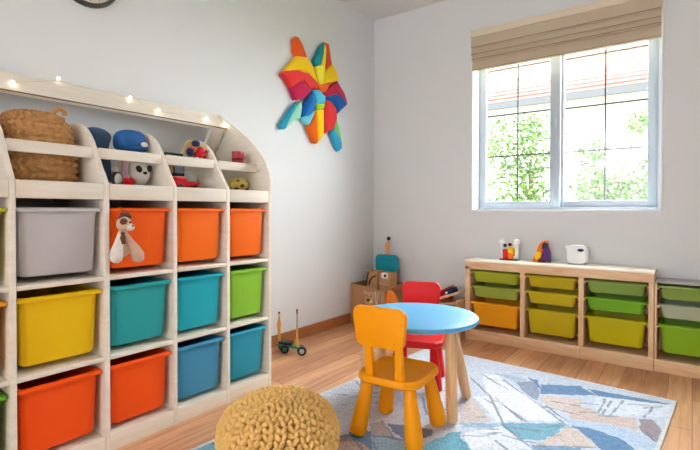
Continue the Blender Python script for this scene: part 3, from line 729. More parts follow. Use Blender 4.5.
t = thing('toy_case', 'teal rounded toy case standing on the stack in the corner behind the plush dog', 'toy case', (.19, -.085, .006))
b = loft([[(x, y, z) for x, z, y in r] for r in []]) if False else None
cs = rrect(.094, .066, .032, 0, 6)
b = prism_y([(.188 + x, .444 + z) for x, z, _ in cs], -.125, -.065, .012)
cb = obj('case_body', b, M['tealp'], t)
obj('case_lid_groove', box(.108, .268, -.127, -.124, .470, .475, .0008), mat('dark teal groove', (8, 96, 110), rough=.5), t)
obj('case_clasp', box(.178, .202, -.129, -.124, .455, .468, .002), M['tealp'], t)
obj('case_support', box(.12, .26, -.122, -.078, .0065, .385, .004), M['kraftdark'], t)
t = thing('toy_paddle', 'orange toy paddle with dark knob sticking up behind the teal case', 'toy', (.16, -.035, .002))
obj('paddle_blade', tube([(.150, -.035, .002), (.150, -.035, .50), (.152, -.035, .58), (.162, -.035, .612)], [.012, .014, .017, .010], 12), mat('orange wood', (240, 160, 112), rough=.6), t)
obj('paddle_knob', blob((.166, -.035, .632), (.017, .014, .017)), M['black'], t)
t = thing('orange_cushion', 'orange rounded toy leaning against the kraft box behind the blue table', 'toy', (.41, -.37, 0))
poly = smooth_poly([(.345, .003), (.485, .003), (.470, .14), (.445, .235), (.41, .29), (.365, .292), (.352, .14)], 2)
obj('toy_body', prism_y(poly, -.395, -.352, .014), M['toyorange'], t)
obj('toy_dot', blob((.41, -.396, .08), (.012, .003, .012)), M['brown'], t)

# small wooden toy house between the red chair and the pine rack
t = thing('toy_house', 'small wooden toy house with slanted tan roof between the red chair and pine shelf', 'toy', (.80, -.24, 0))
M['tanwood'] = wood('tan toy wood', (204, 170, 126), (224, 194, 150), (8, 8, 1), 6)
HX = .735
b = box(HX, HX + .012, -.33, -.17, .0, .225, .002); box(HX + .128, HX + .14, -.33, -.17, 0, .27, .002, b); box(HX + .012, HX + .128, -.18, -.17, 0, .235, 0, b)
box(HX + .012, HX + .128, -.33, -.18, 0, .012, 0, b); box(HX + .012, HX + .128, -.33, -.18, .12, .13, 0, b)
th = obj('house_body', b, M['tanwood'], t)
RM = Matrix.Translation((HX - .006, -.16, .253)) @ Matrix.Rotation(-.36, 4, 'Y')
obj('roof_board', xform(box(0, .16, -.18, .01, 0, .014, .002), RM), M['tanwood'], t)
obj('roof_board', xform(box(0, .142, -.185, 0, 0, .010, .002), Matrix.Translation((HX + .002, -.16, .226)) @ Matrix.Rotation(-.12, 4, 'Y')), M['kraft2'], t)
obj('dark_block', box(HX + .02, HX + .05, -.32, -.27, .13, .205, .003), M['navy'], t)
obj('dark_block', box(HX + .085, HX + .12, -.31, -.27, .13, .18, .003), M['kraftdark'], t)
obj('white_block', box(HX + .055, HX + .08, -.325, -.28, .13, .20, .004), M['white'], t); obj('white_block', box(HX + .09, HX + .12, -.325, -.312, .13, .20, .003), M['lavender'], t)
t = thing('toy_block', 'navy blue toy block lying on the slanted roof of the toy house', 'toy', (HX + .08, -.24, .29))
b = box(.055, .115, -.13, -.05, .0142, .052, .006); obj('block_body', xform(b, RM), M['navy'], t)
b = box(.054, .072, -.131, -.049, .022, .036, .002); obj('white_stripe', xform(b, RM), M['white'], t)
t = thing('toy_bin', 'small deep red toy bin with slanted rim between the red chair and toy house', 'toy bin', (.69, -.11, 0))
b = None
BX, BY = .69, -.11
rings = [rrect(.036, .036, .010, 0.002, 4, BX, BY), rrect(.046, .045, .012, .292, 4, BX, BY), rrect(.042, .041, .010, .292, 4, BX, BY), rrect(.032, .032, .008, .01, 4, BX, BY)]
for r in rings[1:3]:
    for i, p in enumerate(r): r[i] = (p[0], p[1], p[2] + (p[0] - BX) * .55)
obj('bin_body', loft(rings), M['darkred'], t)
obj('bin_lip', tube([(p[0], p[1], p[2]) for p in rings[1]] + [rings[1][0]], .005, 8), M['darkred'], t)

# ------------------------------------------------------------------ small scooter by the baseboard
M['gold'] = mat('gold paint', (214, 166, 70), rough=.4, metal=.3); M['tealtoy'] = plastic('teal deck', (60, 150, 130)); M['tyre'] = mat('dark tyre', (44, 44, 50), rough=.7)
t = thing('toy_scooter', 'small gold toy scooter with dark wheels and two thin posts standing by the baseboard', 'toy', (.16, -1.15, 0))
def cyl_between(a, b, r, n=14): return tube([a, b], r, n)
def wheel(c, ax, r, w):
    a = Vector(c) - Vector(ax) * w / 2; b = Vector(c) + Vector(ax) * w / 2
    return tube([a, a.lerp(b, .2), a.lerp(b, .8), b], [r * .86, r, r, r * .86], 20)
ax = Vector((.59, -.81, 0)).normalized()
for c in ((.262, -1.160, .027), (.215, -1.120, .023), (.150, -1.188, .025), (.092, -1.150, .022)):
    w = obj('wheel', wheel(c, ax, c[2], .016), M['tyre'], t)
    obj('hub', wheel(c, ax, c[2] * .58, .019), M['paleblue'] if c[0] > .2 else M['tealtoy'], w)
b = box(-.085, .085, -.022, .022, 0, .014, .004); xform(b, Matrix.Translation((.155, -1.15, .03)) @ Matrix.Rotation(.15, 4, 'Z')); obj('deck', b, M['tealtoy'], t)
b = box(-.06, .03, -.026, .026, 0, .018, .005); xform(b, Matrix.Translation((.145, -1.15, .044)) @ Matrix.Rotation(.15, 4, 'Z')); obj('seat_block', b, M['tyre'], t)
obj('steering_post', tube([(.225, -1.15, .034), (.205, -1.14, .07), (.20, -1.135, .155)], [.009, .008, .006], 10), M['gold'], t)
obj('steering_stem', tube([(.20, -1.135, .15), (.20, -1.135, .255)], .0025, 8), M['tyre'], t)
obj('handle_grip', tube([(.20, -1.135, .232), (.20, -1.135, .262)], [.004, .005], 8), M['tyre'], t)
obj('frame_brace', tube([(.205, -1.14, .10), (.175, -1.145, .045)], .006, 8), M['gold'], t)
obj('rear_post', tube([(.085, -1.17, .04), (.085, -1.17, .12), (.085, -1.17, .165), (.085, -1.17, .19), (.085, -1.17, .225)], [.008, .009, .013, .007, .004], 10), M['gold'], t)
obj('rear_knob', blob((.085, -1.17, .232), (.007, .007, .007)), M['tyre'], t)

# ------------------------------------------------------------------ rug
RUG= [((225, 232, 242), [(1.108, -0.74), (1.271, -0.759), (1.683, -0.738), (1.796, -1.387), (1.45, -1.642), (1.092, -0.8)]), ((225, 232, 242), [(1.63, -0.727), (2.062, -0.698), (2.044, -1.203), (1.763, -1.411)]), ((238, 240, 245), [(1.224, -0.838), (1.305, -0.821), (1.691, -1.18), (1.585, -1.258), (1.362, -1.116)]), ((240, 242, 246), [(1.31, -1.154), (1.37, -1.11), (1.57, -1.269), (1.483, -1.347)]), ((185, 200, 222), [(1.283, -0.795), (1.412, -0.864), (1.449, -0.797), (1.338, -0.776)]), ((150, 160, 185), [(1.412, -0.864), (1.463, -0.806), (1.499, -0.818), (1.544, -0.93), (1.556, -1.037), (1.474, -0.965)]), ((105, 142, 185), [(1.517, -0.824), (1.68, -0.722), (1.702, -0.847), (1.547, -0.945)]), ((105, 142, 185), [(1.44, -0.763), (1.487, -0.769), (1.533, -0.886), (1.49, -0.825)]), ((105, 142, 185), [(1.633, -0.741), (1.66, -0.879), (1.758, -0.807), (1.694, -0.755)]), ((226, 196, 182), [(1.551, -0.959), (1.71, -0.891), (1.752, -1.135), (1.632, -1.072), (1.561, -1.017)]), ((222, 186, 172), [(1.68, -0.981), (1.762, -0.981), (1.798, -1.034), (1.927, -0.972), (1.944, -1.101), (1.841, -1.099), (1.711, -1.142)]), ((125, 182, 204), [(1.49, -1.354), (1.711, -1.191), (1.691, -1.337), (1.658, -1.405), (1.607, -1.432), (1.556, -1.403)]), ((230, 208, 194), [(1.661, -1.414), (1.72, -1.234), (1.773, -1.254), (1.79, -1.35), (1.647, -1.456)]), ((228, 208, 198), [(1.29, -1.265), (1.325, -1.192), (1.468, -1.358), (1.366, -1.445)]), ((165, 195, 218), [(1.366, -1.445), (1.486, -1.357), (1.517, -1.395), (1.386, -1.468)]), ((236, 238, 242), [(1.409, -1.523), (1.511, -1.376), (1.654, -1.481), (1.483, -1.618)]), ((100, 172, 195), [(1.326, -1.488), (1.409, -1.545), (1.483, -1.618), (1.41, -1.672)]), ((130, 165, 202), [(1.648, -1.459), (1.793, -1.369), (1.799, -1.404), (1.667, -1.501)]), ((105, 145, 188), [(1.721, -1.196), (1.76, -1.18), (1.771, -1.243)]), ((195, 215, 234), [(1.713, -1.152), (1.842, -1.108), (1.945, -1.11), (1.997, -1.163), (2.032, -1.196), (1.991, -1.259), (1.944, -1.244), (1.885, -1.192), (1.722, -1.197)]), ((105, 142, 185), [(1.708, -0.744), (1.767, -0.814), (1.948, -0.795), (2.041, -0.721), (1.795, -0.738)]), ((228, 234, 242), [(1.76, -0.819), (2.048, -0.733), (2.046, -0.884), (1.945, -0.948), (1.797, -1.024), (1.758, -0.911)]), ((162, 146, 150), [(1.941, -0.973), (1.978, -0.956), (2.027, -1.059), (2.036, -1.151), (1.996, -1.154), (1.949, -1.088)]), ((98, 142, 185), [(1.73, -1.201), (1.801, -1.188), (1.892, -1.205), (1.939, -1.248), (1.945, -1.292), (1.862, -1.353), (1.77, -1.24)]), ((232, 212, 196), [(1.725, -1.215), (1.772, -1.248), (1.842, -1.336), (1.759, -1.389)]), ((222, 226, 234), [(0.73, -1.251), (0.66, -0.969), (0.527, -0.365), (0.89, -0.324), (1.405, -1.538), (1.107, -1.721)]), ((208, 203, 208), [(0.752, -1.561), (0.882, -1.466), (1.067, -1.788), (0.988, -1.846)]), ((198, 182, 178), [(1.081, -1.663), (1.106, -1.614), (1.181, -1.666), (1.206, -1.694), (1.135, -1.738)]), ((120, 135, 162), [(1.137, -1.622), (1.216, -1.583), (1.301, -1.559), (1.32, -1.583), (1.311, -1.643), (1.25, -1.688), (1.181, -1.666)]), ((165, 202, 218), [(1.136, -1.746), (1.257, -1.7), (1.311, -1.774), (1.22, -1.842)]), ((112, 180, 202), [(1.309, -1.791), (1.365, -1.549), (1.394, -1.51), (1.459, -1.665)]), ((150, 104, 90), [(1.004, -1.843), (1.087, -1.791), (1.11, -1.8), (1.044, -1.892)]), ((214, 188, 172), [(1.039, -1.886), (1.12, -1.801), (1.225, -1.838), (1.084, -1.942)])]
REMAP = {(225, 232, 242): (218, 226, 237), (238, 240, 245): (250, 251, 253), (240, 242, 246): (250, 251, 253), (236, 238, 242): (248, 249, 251), (228, 234, 242): (238, 243, 250), (222, 186, 172): (226, 200, 188), (226, 196, 182): (230, 210, 200), (222, 226, 234): (232, 235, 241), (150, 104, 90): (176, 140, 126)}
STROKES = [[(1.227, -0.845), (1.328, -0.925), (1.408, -0.978)], [(1.392, -1.11), (1.49, -1.206), (1.576, -1.273)], [(1.396, -1.139), (1.47, -1.191), (1.555, -1.273)], [(1.354, -1.154), (1.405, -1.179)], [(1.206, -0.936), (1.37, -1.11), (1.518, -1.37), (1.654, -1.481)], [(1.35, -0.87), (1.523, -1.029), (1.694, -1.191)], [(1.648, -1.459), (1.71, -1.418), (1.788, -1.366)], [(1.796, -0.832), (1.797, -0.92), (1.796, -1.014)], [(1.824, -0.816), (1.816, -0.929), (1.81, -1.019)], [(1.863, -0.803), (1.853, -0.914), (1.838, -1.016)], [(1.975, -0.78), (1.97, -0.863), (1.952, -0.943)], [(1.772, -0.997), (1.806, -1.04), (1.87, -1.003)], [(1.968, -1.084), (1.996, -1.154), (2.031, -1.171)], [(1.759, -1.389), (1.841, -1.332)], [(0.78, -1.514), (0.882, -1.466), (0.933, -1.374)], [(0.768, -1.32), (0.904, -1.423), (1.053, -1.622)], [(1.13, -1.308), (1.223, -1.454)], [(1.133, -1.748), (1.212, -1.818)], [(1.105, -1.804), (1.172, -1.847)], [(1.106, -1.614), (1.176, -1.671), (1.22, -1.71), (1.257, -1.7)], [(1.466, -1.481), (1.527, -1.424)], [(1.445, -1.449), (1.511, -1.405)], [(1.527, -1.502), (1.58, -1.536)], [(1.602, -1.065), (1.664, -1.133), (1.716, -1.174)], [(1.596, -1.083), (1.737, -1.079)], [(1.606, -1.0), (1.72, -0.983)]]
RUG[0][1][:] = [(1.05, -.50), (1.35, -.50), (2.2, -.55), (2.2, -1.6), (1.0, -1.6), (.95, -.50)]
RUG.insert(0, ((222, 226, 233), [(.5, -.4), (1.25, -.4), (1.25, -1.7), (.5, -1.7)]))
RUG[:] = [(REMAP.get(tuple(c), c), p) for c, p in RUG]
def build_rug():
    c0 = np.array((.795, -.578)); ux = np.array((1, -.0708)); ux = ux / np.linalg.norm(ux); uy = np.array((.0708, 1)); uy = uy / np.linalg.norm(uy)
    Lx, Ly, st = 1.266, 2.0, .0055
    nx, ny = int(Lx / st), int(Ly / st)
    gx, gy = np.meshgrid(np.linspace(0, Lx, nx + 1), np.linspace(0, Ly, ny + 1))
    X = c0[0] + gx * ux[0] - gy * uy[0]; Y = c0[1] + gx * ux[1] - gy * uy[1]
    rs = np.random.RandomState(3)
    col = np.zeros(X.shape + (3,)) + np.array((226, 228, 234))
    # patchwork of large cells for the area the listed patches do not cover
    pal = np.array([(226, 230, 238), (210, 205, 208), (165, 195, 216), (226, 208, 196), (112, 150, 188), (236, 238, 242), (130, 186, 204)])
    sd = rs.rand(26, 2) * np.array((Lx, Ly)); sc = rs.randint(0, len(pal), 26)
    dx = gx[..., None] - sd[:, 0]; dy = gy[..., None] - sd[:, 1]
    dd = np.hypot(dx * .8 + dy * .5, (dy - dx * .5) * 1.5)
    near = dd.argmin(-1)
    col[:] = pal[sc[near]]
    wob = .006 * np.sin(X * 61 + 3 * np.sin(Y * 37)) ; wob2 = .006 * np.sin(Y * 53 + 3 * np.sin(X * 41))
    def inside(px, py, poly):
        ins = np.zeros(px.shape, bool); n = len(poly)
        for i in range(n):
            x1, y1 = poly[i]; x2, y2 = poly[(i + 1) % n]
            if y1 == y2: continue
            c = ((y1 > py) != (y2 > py)) & (px < (x2 - x1) * (py - y1) / (y2 - y1) + x1)
            ins ^= c
        return ins
    for c, poly in RUG:
        m = inside(X + wob * .5, Y + wob2 * .5, poly)
        col[m] = c
    # charcoal hand-drawn strokes and scratchy texture of the print
    for k in range(70):
        a = np.array((rs.rand() * Lx, rs.rand() * Ly)); ang = rs.choice((-.6, -.75, -.9, 1.1)) + rs.randn() * .15; L = .04 + rs.rand() * .14
        dirv = np.array((math.cos(ang), math.sin(ang)))
        rx = gx - a[0]; ry = gy - a[1]
        al = rx * dirv[0] + ry * dirv[1]; pe = np.abs(-rx * dirv[1] + ry * dirv[0] + .004 * np.sin(al * 60))
        m = (al > 0) & (al < L) & (pe < .0032 + .002 * rs.rand())
        col[m] = col[m] * .45 + np.array((120, 128, 142)) * .55
    for ln in STROKES:
        for (x1, y1), (x2, y2) in zip(ln[:-1], ln[1:]):
            dx_, dy_ = x2 - x1, y2 - y1; L2 = dx_ * dx_ + dy_ * dy_
            tt = np.clip(((X - x1) * dx_ + (Y - y1) * dy_) / L2, 0, 1)
            m = np.hypot(X - x1 - tt * dx_, Y - y1 - tt * dy_) < .0042 + .002 * np.sin(X * 70 + Y * 50)
            col[m] = col[m] * .35 + np.array((112, 122, 140)) * .65
    col = 250 - (250 - col) * .86 + (7 * np.sin((X * .62 + Y * .78) * 420 + 5 * np.sin((X - Y) * 23)) * np.sin((X * 31 - Y * 17)))[..., None] + rs.randn(*X.shape, 1) * 6
    e = (gx < .012) | (gx > Lx - .012) | (gy < .012) | (gy > Ly - .012)
    col[e] = (238, 238, 238)
    col = np.clip(col * np.array((.915, .935, .965)), 0, 255) / 255
    lin = np.where(col <= .04045, col / 12.92, ((col + .055) / 1.055) ** 2.4)
    z = np.full(X.shape, .0085) + rs.randn(*X.shape) * .0004
    n = X.size
    verts = np.stack([X, Y, z], -1).reshape(-1, 3)
    idx = np.arange(n).reshape(X.shape)
    f = np.stack([idx[:-1, :-1], idx[1:, :-1], idx[1:, 1:], idx[:-1, 1:]], -1).reshape(-1, 4)
    # skirt down to the floor round the edge
    ringi = np.concatenate([idx[0, :-1], idx[:-1, -1], idx[-1, :0:-1], idx[:0:-1, 0]])
    low_ = verts[ringi].copy(); low_[:, 2] = .0005
    li = n + np.arange(len(ringi))
    verts = np.concatenate([verts, low_])
    f2 = np.stack([ringi, np.roll(ringi, -1), np.roll(li, -1), li], -1)
    me = bpy.data.meshes.new('area_rug')
    me.from_pydata(verts.tolist(), [], f.tolist() + f2.tolist())
    at = me.color_attributes.new('print', 'FLOAT_COLOR', 'POINT')
    cc = np.ones((len(verts), 4)); cc[:n, :3] = lin.reshape(-1, 3); cc[n:, :3] = .8
    at.data.foreach_set('color', cc.ravel().astype(np.float32))
    m = bpy.data.materials.new('printed rug'); m.use_nodes = True
    nt = m.node_tree; b = nt.nodes['Principled BSDF']; b.inputs['Roughness'].default_value = .92; b.inputs['Specular IOR Level'].default_value = .1
    vc = nt.nodes.new('ShaderNodeVertexColor'); vc.layer_name = 'print'
    tc = nt.nodes.new('ShaderNodeTexCoord'); no = nt.nodes.new('ShaderNodeTexNoise'); no.inputs['Scale'].default_value = 70; no.inputs['Detail'].default_value = 5
    nt.links.new(tc.outputs['Object'], no.inputs['Vector'])
    rp = nt.nodes.new('ShaderNodeValToRGB'); rp.color_ramp.elements[0].position = .3; rp.color_ramp.elements[0].color = (.82, .82, .84, 1); rp.color_ramp.elements[1].position = .62; rp.color_ramp.elements[1].color = (1.05, 1.05, 1.05, 1)
    nt.links.new(no.outputs['Fac'], rp.inputs['Fac'])
    mx = nt.nodes.new('ShaderNodeMix'); mx.data_type = 'RGBA'; mx.blend_type = 'MULTIPLY'; mx.inputs[0].default_value = 1
    nt.links.new(vc.outputs['Color'], mx.inputs[6]); nt.links.new(rp.outputs['Color'], mx.inputs[7]); nt.links.new(mx.outputs[2], b.inputs['Base Color'])
    me.materials.append(m)
    o = bpy.data.objects.new('area_rug', me); COL.objects.link(o)
    tag(o, 'pale patchwork rug in white, blue, teal and peach lying on the wood floor', 'rug')
build_rug()

# ------------------------------------------------------------------ round table
RZ = .0124                                             # rug surface
TC = Vector((1.136, -1.381, 0))
t = thing('round_table', 'small round light blue play table with thick wooden legs on the rug', 'table', TC)
zt = .401
prof = [(.20, zt - .021), (.256, zt - .021), (.2615, zt - .019), (.2645, zt - .014), (.265, zt - .009), (.2645, zt - .004), (.262, zt - .001), (.258, zt), (.15, zt)]
obj('table_top', loft([circ(r, z, 72, TC.x, TC.y) for r, z in prof]), mat('light blue tabletop', (92, 176, 226), rough=.42, spec=.4), t)
def stick(foot, top, prof, n=24):
    a, b = Vector(foot), Vector(top)
    pts, rr = [], []
    for f, r in prof: pts.append(a.lerp(b, f)); rr.append(r)
    return tube(pts, rr, n)
LEG = [(0, .014), (.006, .019), (.03, .0225), (.3, .0238), (.6, .0228), (1, .0205)]
for fx, fy, tx, ty in ((1.342, -1.467, 1.328, -1.455), (1.292, -1.194, 1.236, -1.252), (.893, -1.31, .93, -1.32), (.972, -1.545, .988, -1.53)):
    obj('leg', stick((fx, fy, RZ), (tx, ty, zt - .020), LEG), M['legwood'], t)

# ------------------------------------------------------------------ children's chairs
def make_chair(label, m, loc, rz, bw=.108, bz=.414, spread=.117, lr=1.1, sx0=-.018):
    t = thing('kids_chair', label, 'chair', loc, rz, "children's chairs at the play table")
    hx, hy, zs = .128, .138, .233
    # dished seat
    rings = [rrect(hx - .02, hy - .02, .06, zs - .034, 8), rrect(hx - .006, hy - .006, .065, zs - .031, 8), rrect(hx, hy, .066, zs - .024, 8), rrect(hx, hy, .066, zs - .006, 8), rrect(hx - .004, hy - .004, .064, zs - .001, 8),
             rrect(hx - .010, hy - .010, .06, zs, 8), rrect(hx - .017, hy - .017, .056, zs - .004, 8), rrect(hx - .05, hy - .05, .04, zs - .010, 8), rrect(.02, .02, .01, zs - .012, 8)]
    obj('seat', loft(rings), m, t, local=True)
    # backrest board with rounded corners, leaning back a little
    w, h = bw, .074
    prof = []
    for k, (sx, sz, r) in enumerate(((1, 1, .034), (-1, 1, .034), (-1, -1, .03), (1, -1, .03))):
        for i in range(8):
            a = (k + i / 7) * PI / 2
            ww = w if sz > 0 else w - .009
            prof.append((sx * (ww - r) + r * math.cos(a), sz * (h - r) + r * math.sin(a) + (.004 if sz > 0 else 0) * math.cos(sx)))
    b = bmesh.new()
    for s in range(1): pass
    rings = []
    for y, s in ((-.0125, .90), (-.0115, .95), (-.008, .985), (-.003, 1.0), (.003, 1.0), (.008, .985), (.0115, .95), (.0125, .90)):
        rings.append([(px * (1 - (1 - s) * .45) , y + .010 * (px / w) ** 2, pz * (1 - (1 - s) * .62)) for px, pz in prof])
    bk = loft(rings)
    xform(bk, Matrix.Translation((sx0, -.134, bz)) @ Matrix.Rotation(.09, 4, 'X'))
    obj('backrest', bk, m, t, local=True)
    for s in (-1, 1):
        o_ = -.004
        pts = [(s * .060 + o_, -.108, zs - .012), (s * .060 + o_, -.114, zs + .03), (s * .061 + o_, -.122, zs + .10), (s * .061 + o_, -.129, zs + .15)]
        rg = []
        for (x, y, z), (a, c) in zip(pts, ((.018, .017), (.0155, .0125), (.0145, .011), (.013, .008))):
            rg.append([(x + p[0], y + p[1], z) for p in [(q[0], q[1]) for q in rrect(a, c, .006, 0, 3)]])
        obj('back_post', loft(rg), m, t, local=True)
    for sx in (-1, 1):
        for sy in (-1, 1):
            foot = (sx * spread, sy * spread, 0); top = (sx * .084, sy * .088, zs - .03)
            obj('leg', stick(foot, top, [(0, .021 * lr), (.008, .0265 * lr), (.03, .0295 * lr), (.2, .0295 * lr), (.6, .0245 * lr), (1, .0185 * lr)]), m, t, local=True)
    return t
make_chair('yellow plastic kids chair pulled up to the blue table, seen from behind', plastic('yellow chair plastic', (252, 162, 8), .4), (1.199, -1.640, RZ + .003), math.radians(5))
make_chair('red plastic kids chair on the far side of the blue table, facing it', plastic('red chair plastic', (228, 30, 36), .38), (1.021, -1.150, RZ), math.radians(201), .100, .397, .098, .95, 0.0)

# ------------------------------------------------------------------ knitted pouf
def build_pouf():
    cx, cy = 1.031, -2.12
    a, c, zc = .186, .121, .132
    t = thing('knitted_pouf', 'golden chunky knitted round pouf on the near edge of the rug', 'pouf', (cx, cy, RZ))
    N = 200
    prof = []
    for i in range(N + 1):
        p = -PI / 2 + PI * i / N
        cc, ss = math.cos(p), math.sin(p)
        prof.append((a * max(cc, 0) ** .86, zc + c * math.copysign(abs(ss) ** .95, ss)))
    inner = loft([circ(max(r - .016, .001), z, 48, cx, cy) for r, z in prof[::8]])
    m = mat('golden knit yarn', (240, 194, 118), rough=.85, spec=.15, noise=.22, nscale=45, bump=.4, bscale=500, sheen=.2)
    obj('pouf_core', inner, m, t)
    # stitches: slanted yarn lumps in columns, paired into V shapes
    tpl = bmesh.new(); bmesh.ops.create_uvsphere(tpl, u_segments=8, v_segments=6, radius=1)
    tv = [v.co.copy() for v in tpl.verts]; tf = [[v.index for v in f.verts] for f in tpl.faces]; tpl.free()
    S = [0]
    for i in range(N): S.append(S[-1] + math.hypot(prof[i + 1][0] - prof[i][0], prof[i + 1][1] - prof[i][1]))
    verts, faces = [], []
    rnd = random.Random(11)
    step = .0172
    rows = int(S[-1] / step)
    for k in range(1, rows):
        s = k * S[-1] / rows
        i = next(j for j in range(N) if S[j + 1] >= s)
        f = (s - S[i]) / max(1e-9, S[i + 1] - S[i])
        r = prof[i][0] + f * (prof[i + 1][0] - prof[i][0]); z = prof[i][1] + f * (prof[i + 1][1] - prof[i][1])
        dr = prof[i + 1][0] - prof[i][0]; dz = prof[i + 1][1] - prof[i][1]
        L = math.hypot(dr, dz) or 1
        n = 2 * max(3, int(round(2 * PI * r / .037)))
        for q in range(n):
            th = 2 * PI * (q + rnd.uniform(-.1, .1)) / n + k * .13
            ct, st = math.cos(th), math.sin(th)
            up = Vector((dr / L * ct, dr / L * st, dz / L)); tn = Vector((-st, ct, 0)); nn = tn.cross(up)
            sl = (.62 if q % 2 else -.62) + rnd.uniform(-.22, .22)
            ax1 = up * math.cos(sl) + tn * math.sin(sl); ax2 = nn.cross(ax1)
            p = Vector((cx + r * ct, cy + r * st, z)) + nn * rnd.uniform(-.003, .0025)
            l1, l2, l3 = .0150 * rnd.uniform(.85, 1.15), .0086 * rnd.uniform(.85, 1.15), .0150
            b0 = len(verts)
            for v in tv:
                w = p + ax1 * (v.x * l1) + ax2 * (v.y * l2) + nn * (v.z * l3)
                w.z = max(w.z, RZ + .0005)
                verts.append(w)
            faces += [[b0 + j for j in fc] for fc in tf]
    me = bpy.data.meshes.new('knit_cover')
    off = chain_loc(t)
    me.from_pydata([tuple(v - off) for v in verts], [], faces)
    me.materials.append(m)
    for p in me.polygons: p.use_smooth = True
    o = bpy.data.objects.new('knit_cover', me); COL.objects.link(o); o.parent = t
build_pouf()

# ------------------------------------------------------------------ outside the window
M['lawn'] = mat('lawn', (120, 140, 80), rough=.95, noise=.3, nscale=3)
struct('ground', box(-25, 25, .4, 30, -3.1, -3.0), M['lawn'])
h = thing('neighbour_house', 'pale house with pinkish tiled roof seen beyond the window', 'house', (0, 10, -3))
obj('house_wall', box(-7, 5, 9.4, 14, -3, 3.75), mat('pale render', (238, 234, 230), rough=.9), h, smooth=0)
obj('eave_board', box(-7.4, 5.4, 8.95, 9.05, 3.52, 3.68), mat('grey gutter', (92, 94, 104), rough=.6), h, smooth=0)
M['tile'] = mat('pink clay roof tiles', (176, 136, 132), rough=.85, noise=.25, nscale=4)
b = None
for i in range(16):
    y = 9.0 + i * .30; z = 3.70 + i * .17
    b = box(-7.4, 5.4, y, y + .36, z, z + .05, 0, b)
obj('roof_tiles', b, M['tile'], h, smooth=0)
M['leaf'] = mat('leaf green', (94, 128, 66), rough=.6, noise=.45, nscale=2.5); M['bark'] = mat('bark', (120, 98, 76), rough=.9)
def tree(label, cx, cy, base, blobs, nleaf, seed, trunk_top):
    t = thing('tree', label, 'tree', (cx, cy, base), 0, 'trees outside the window')
    rnd = random.Random(seed)
    tr = tube([(cx, cy, base), (cx + .03, cy, (base + trunk_top) / 2), (cx, cy, trunk_top)], [.09, .06, .025], 10)
    for bx, by, bz, br in blobs: tube([(cx, cy, trunk_top - .6), ((cx + bx) / 2, (cy + by) / 2, (trunk_top - .3 + bz) / 2), (bx, by, bz)], [.03, .018, .006], 6, tr)
    obj('trunk', tr, M['bark'], t)
    verts, faces = [], []
    tot = sum(b[3] ** 2 for b in blobs)
    for bx, by, bz, br in blobs:
        for _ in range(int(nleaf * br * br / tot)):
            while True:
                p = Vector((rnd.uniform(-1, 1), rnd.uniform(-1, 1), rnd.uniform(-1, 1)))
                if .25 < p.length < 1: break
            c = Vector((bx, by, bz)) + p * br
            dv = Vector((rnd.gauss(0, 1), rnd.gauss(0, 1), rnd.gauss(0, .6) - .3)).normalized()
            s = dv.cross(Vector((rnd.gauss(0, 1), rnd.gauss(0, 1), rnd.gauss(0, 1)))).normalized()
            L = rnd.uniform(.05, .10); w = L * .32; nn = dv.cross(s) * .012
            b0 = len(verts)
            verts += [c, c + dv * L * .5 + s * w, c + dv * L, c + dv * L * .5 - s * w, c + dv * L * .5 + nn]
            faces += [(b0, b0 + 1, b0 + 4), (b0 + 1, b0 + 2, b0 + 4), (b0 + 2, b0 + 3, b0 + 4), (b0 + 3, b0, b0 + 4)]
    me = bpy.data.meshes.new('foliage'); off = chain_loc(t)
    me.from_pydata([tuple(v - off) for v in verts], [], faces); me.materials.append(M['leaf'])
    o = bpy.data.objects.new('foliage', me); COL.objects.link(o); o.parent = t
tree('leafy green tree outside the window, filling the opening sash below the eave', .1, 4.2, -3, [(-.25, 4.1, 1.9, .42), (.2, 4.2, 1.7, .36), (-.1, 4.2, 1.2, .46), (.22, 4.1, 1.0, .36), (.1, 4.3, 2.15, .25)], 1900, 3, 1.6)
tree('lower bushy tree outside the window behind the fixed pane', 1.15, 4.0, -3, [(1.0, 4.0, 1.15, .33), (1.25, 4.1, 1.0, .42), (1.7, 4.0, 1.2, .36), (.95, 4.1, 1.7, .22), (1.55, 4.2, 2.05, .16)], 1800, 5, 1.2)

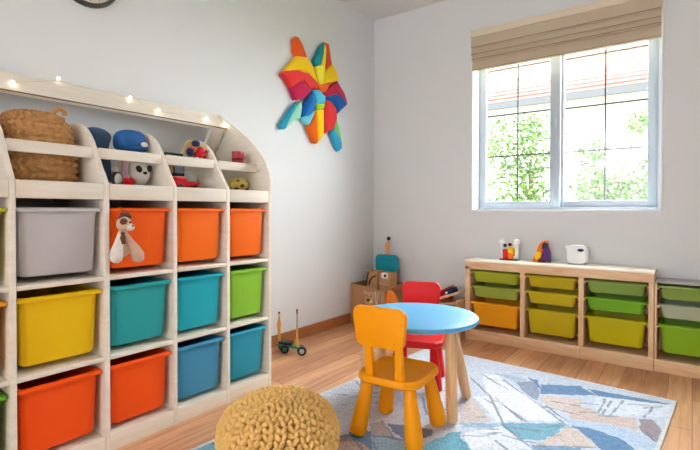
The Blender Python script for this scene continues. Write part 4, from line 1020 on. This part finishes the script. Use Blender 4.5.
# ------------------------------------------------------------------ light
EXPOSURE = 1.47
SKY_REAR, SKY_FRONT = 1.5, 12.0
wd = bpy.data.worlds.new('sky'); SC.world = wd; wd.use_nodes = True
wn = wd.node_tree; bg = wn.nodes['Background']
tc = wn.nodes.new('ShaderNodeTexCoord'); sep = wn.nodes.new('ShaderNodeSeparateXYZ'); wn.links.new(tc.outputs['Generated'], sep.inputs[0])
# overcast sky, brighter in the direction the window faces
mr = wn.nodes.new('ShaderNodeMapRange'); mr.inputs['From Min'].default_value = .0; mr.inputs['From Max'].default_value = .75; mr.inputs['To Min'].default_value = SKY_REAR; mr.inputs['To Max'].default_value = SKY_FRONT
wn.links.new(sep.outputs['Y'], mr.inputs['Value']); wn.links.new(mr.outputs[0], bg.inputs['Strength'])
bg.inputs['Color'].default_value = (.955, .972, .985, 1)
sun = bpy.data.lights.new('sun', 'SUN'); so = bpy.data.objects.new('sun', sun); COL.objects.link(so)
sun.energy = 5.0; sun.angle = math.radians(1.5); sun.color = (1, .96, .9)
so.rotation_euler = Vector((.25, .6, -1.0)).to_track_quat('-Z', 'Y').to_euler()
so.location = (0, -8, 10)


# ------------------------------------------------------------------ camera
cam = bpy.data.cameras.new('camera'); co = bpy.data.objects.new('camera', cam); COL.objects.link(co)
F, CY, PITCH, ROLL, YAW = 465.663, 215.98, -.01215, .001447, .633389
cam.sensor_width = 36; cam.lens = 36 * F / 700; cam.shift_y = (CY - 225) / 700
cam.clip_start = .02; cam.clip_end = 200
co.matrix_world = Matrix.Translation((2.10432, -3.19293, .855592)) @ Matrix.Rotation(YAW, 4, 'Z') @ Matrix.Rotation(PI / 2 + PITCH, 4, 'X') @ Matrix.Rotation(ROLL, 4, 'Z')
SC.camera = co
vs = SC.view_settings
vs.view_transform = 'Standard'; vs.look = 'None'; vs.gamma = 1.0; vs.use_curve_mapping = False
vs.exposure = EXPOSURE
SC.cycles.max_bounces = 8; SC.cycles.diffuse_bounces = 5; SC.cycles.transparent_max_bounces = 12
SC.cycles.caustics_reflective = False; SC.cycles.caustics_refractive = False
SC.cycles.sample_clamp_indirect = 6
SC.cycles.use_denoising = True
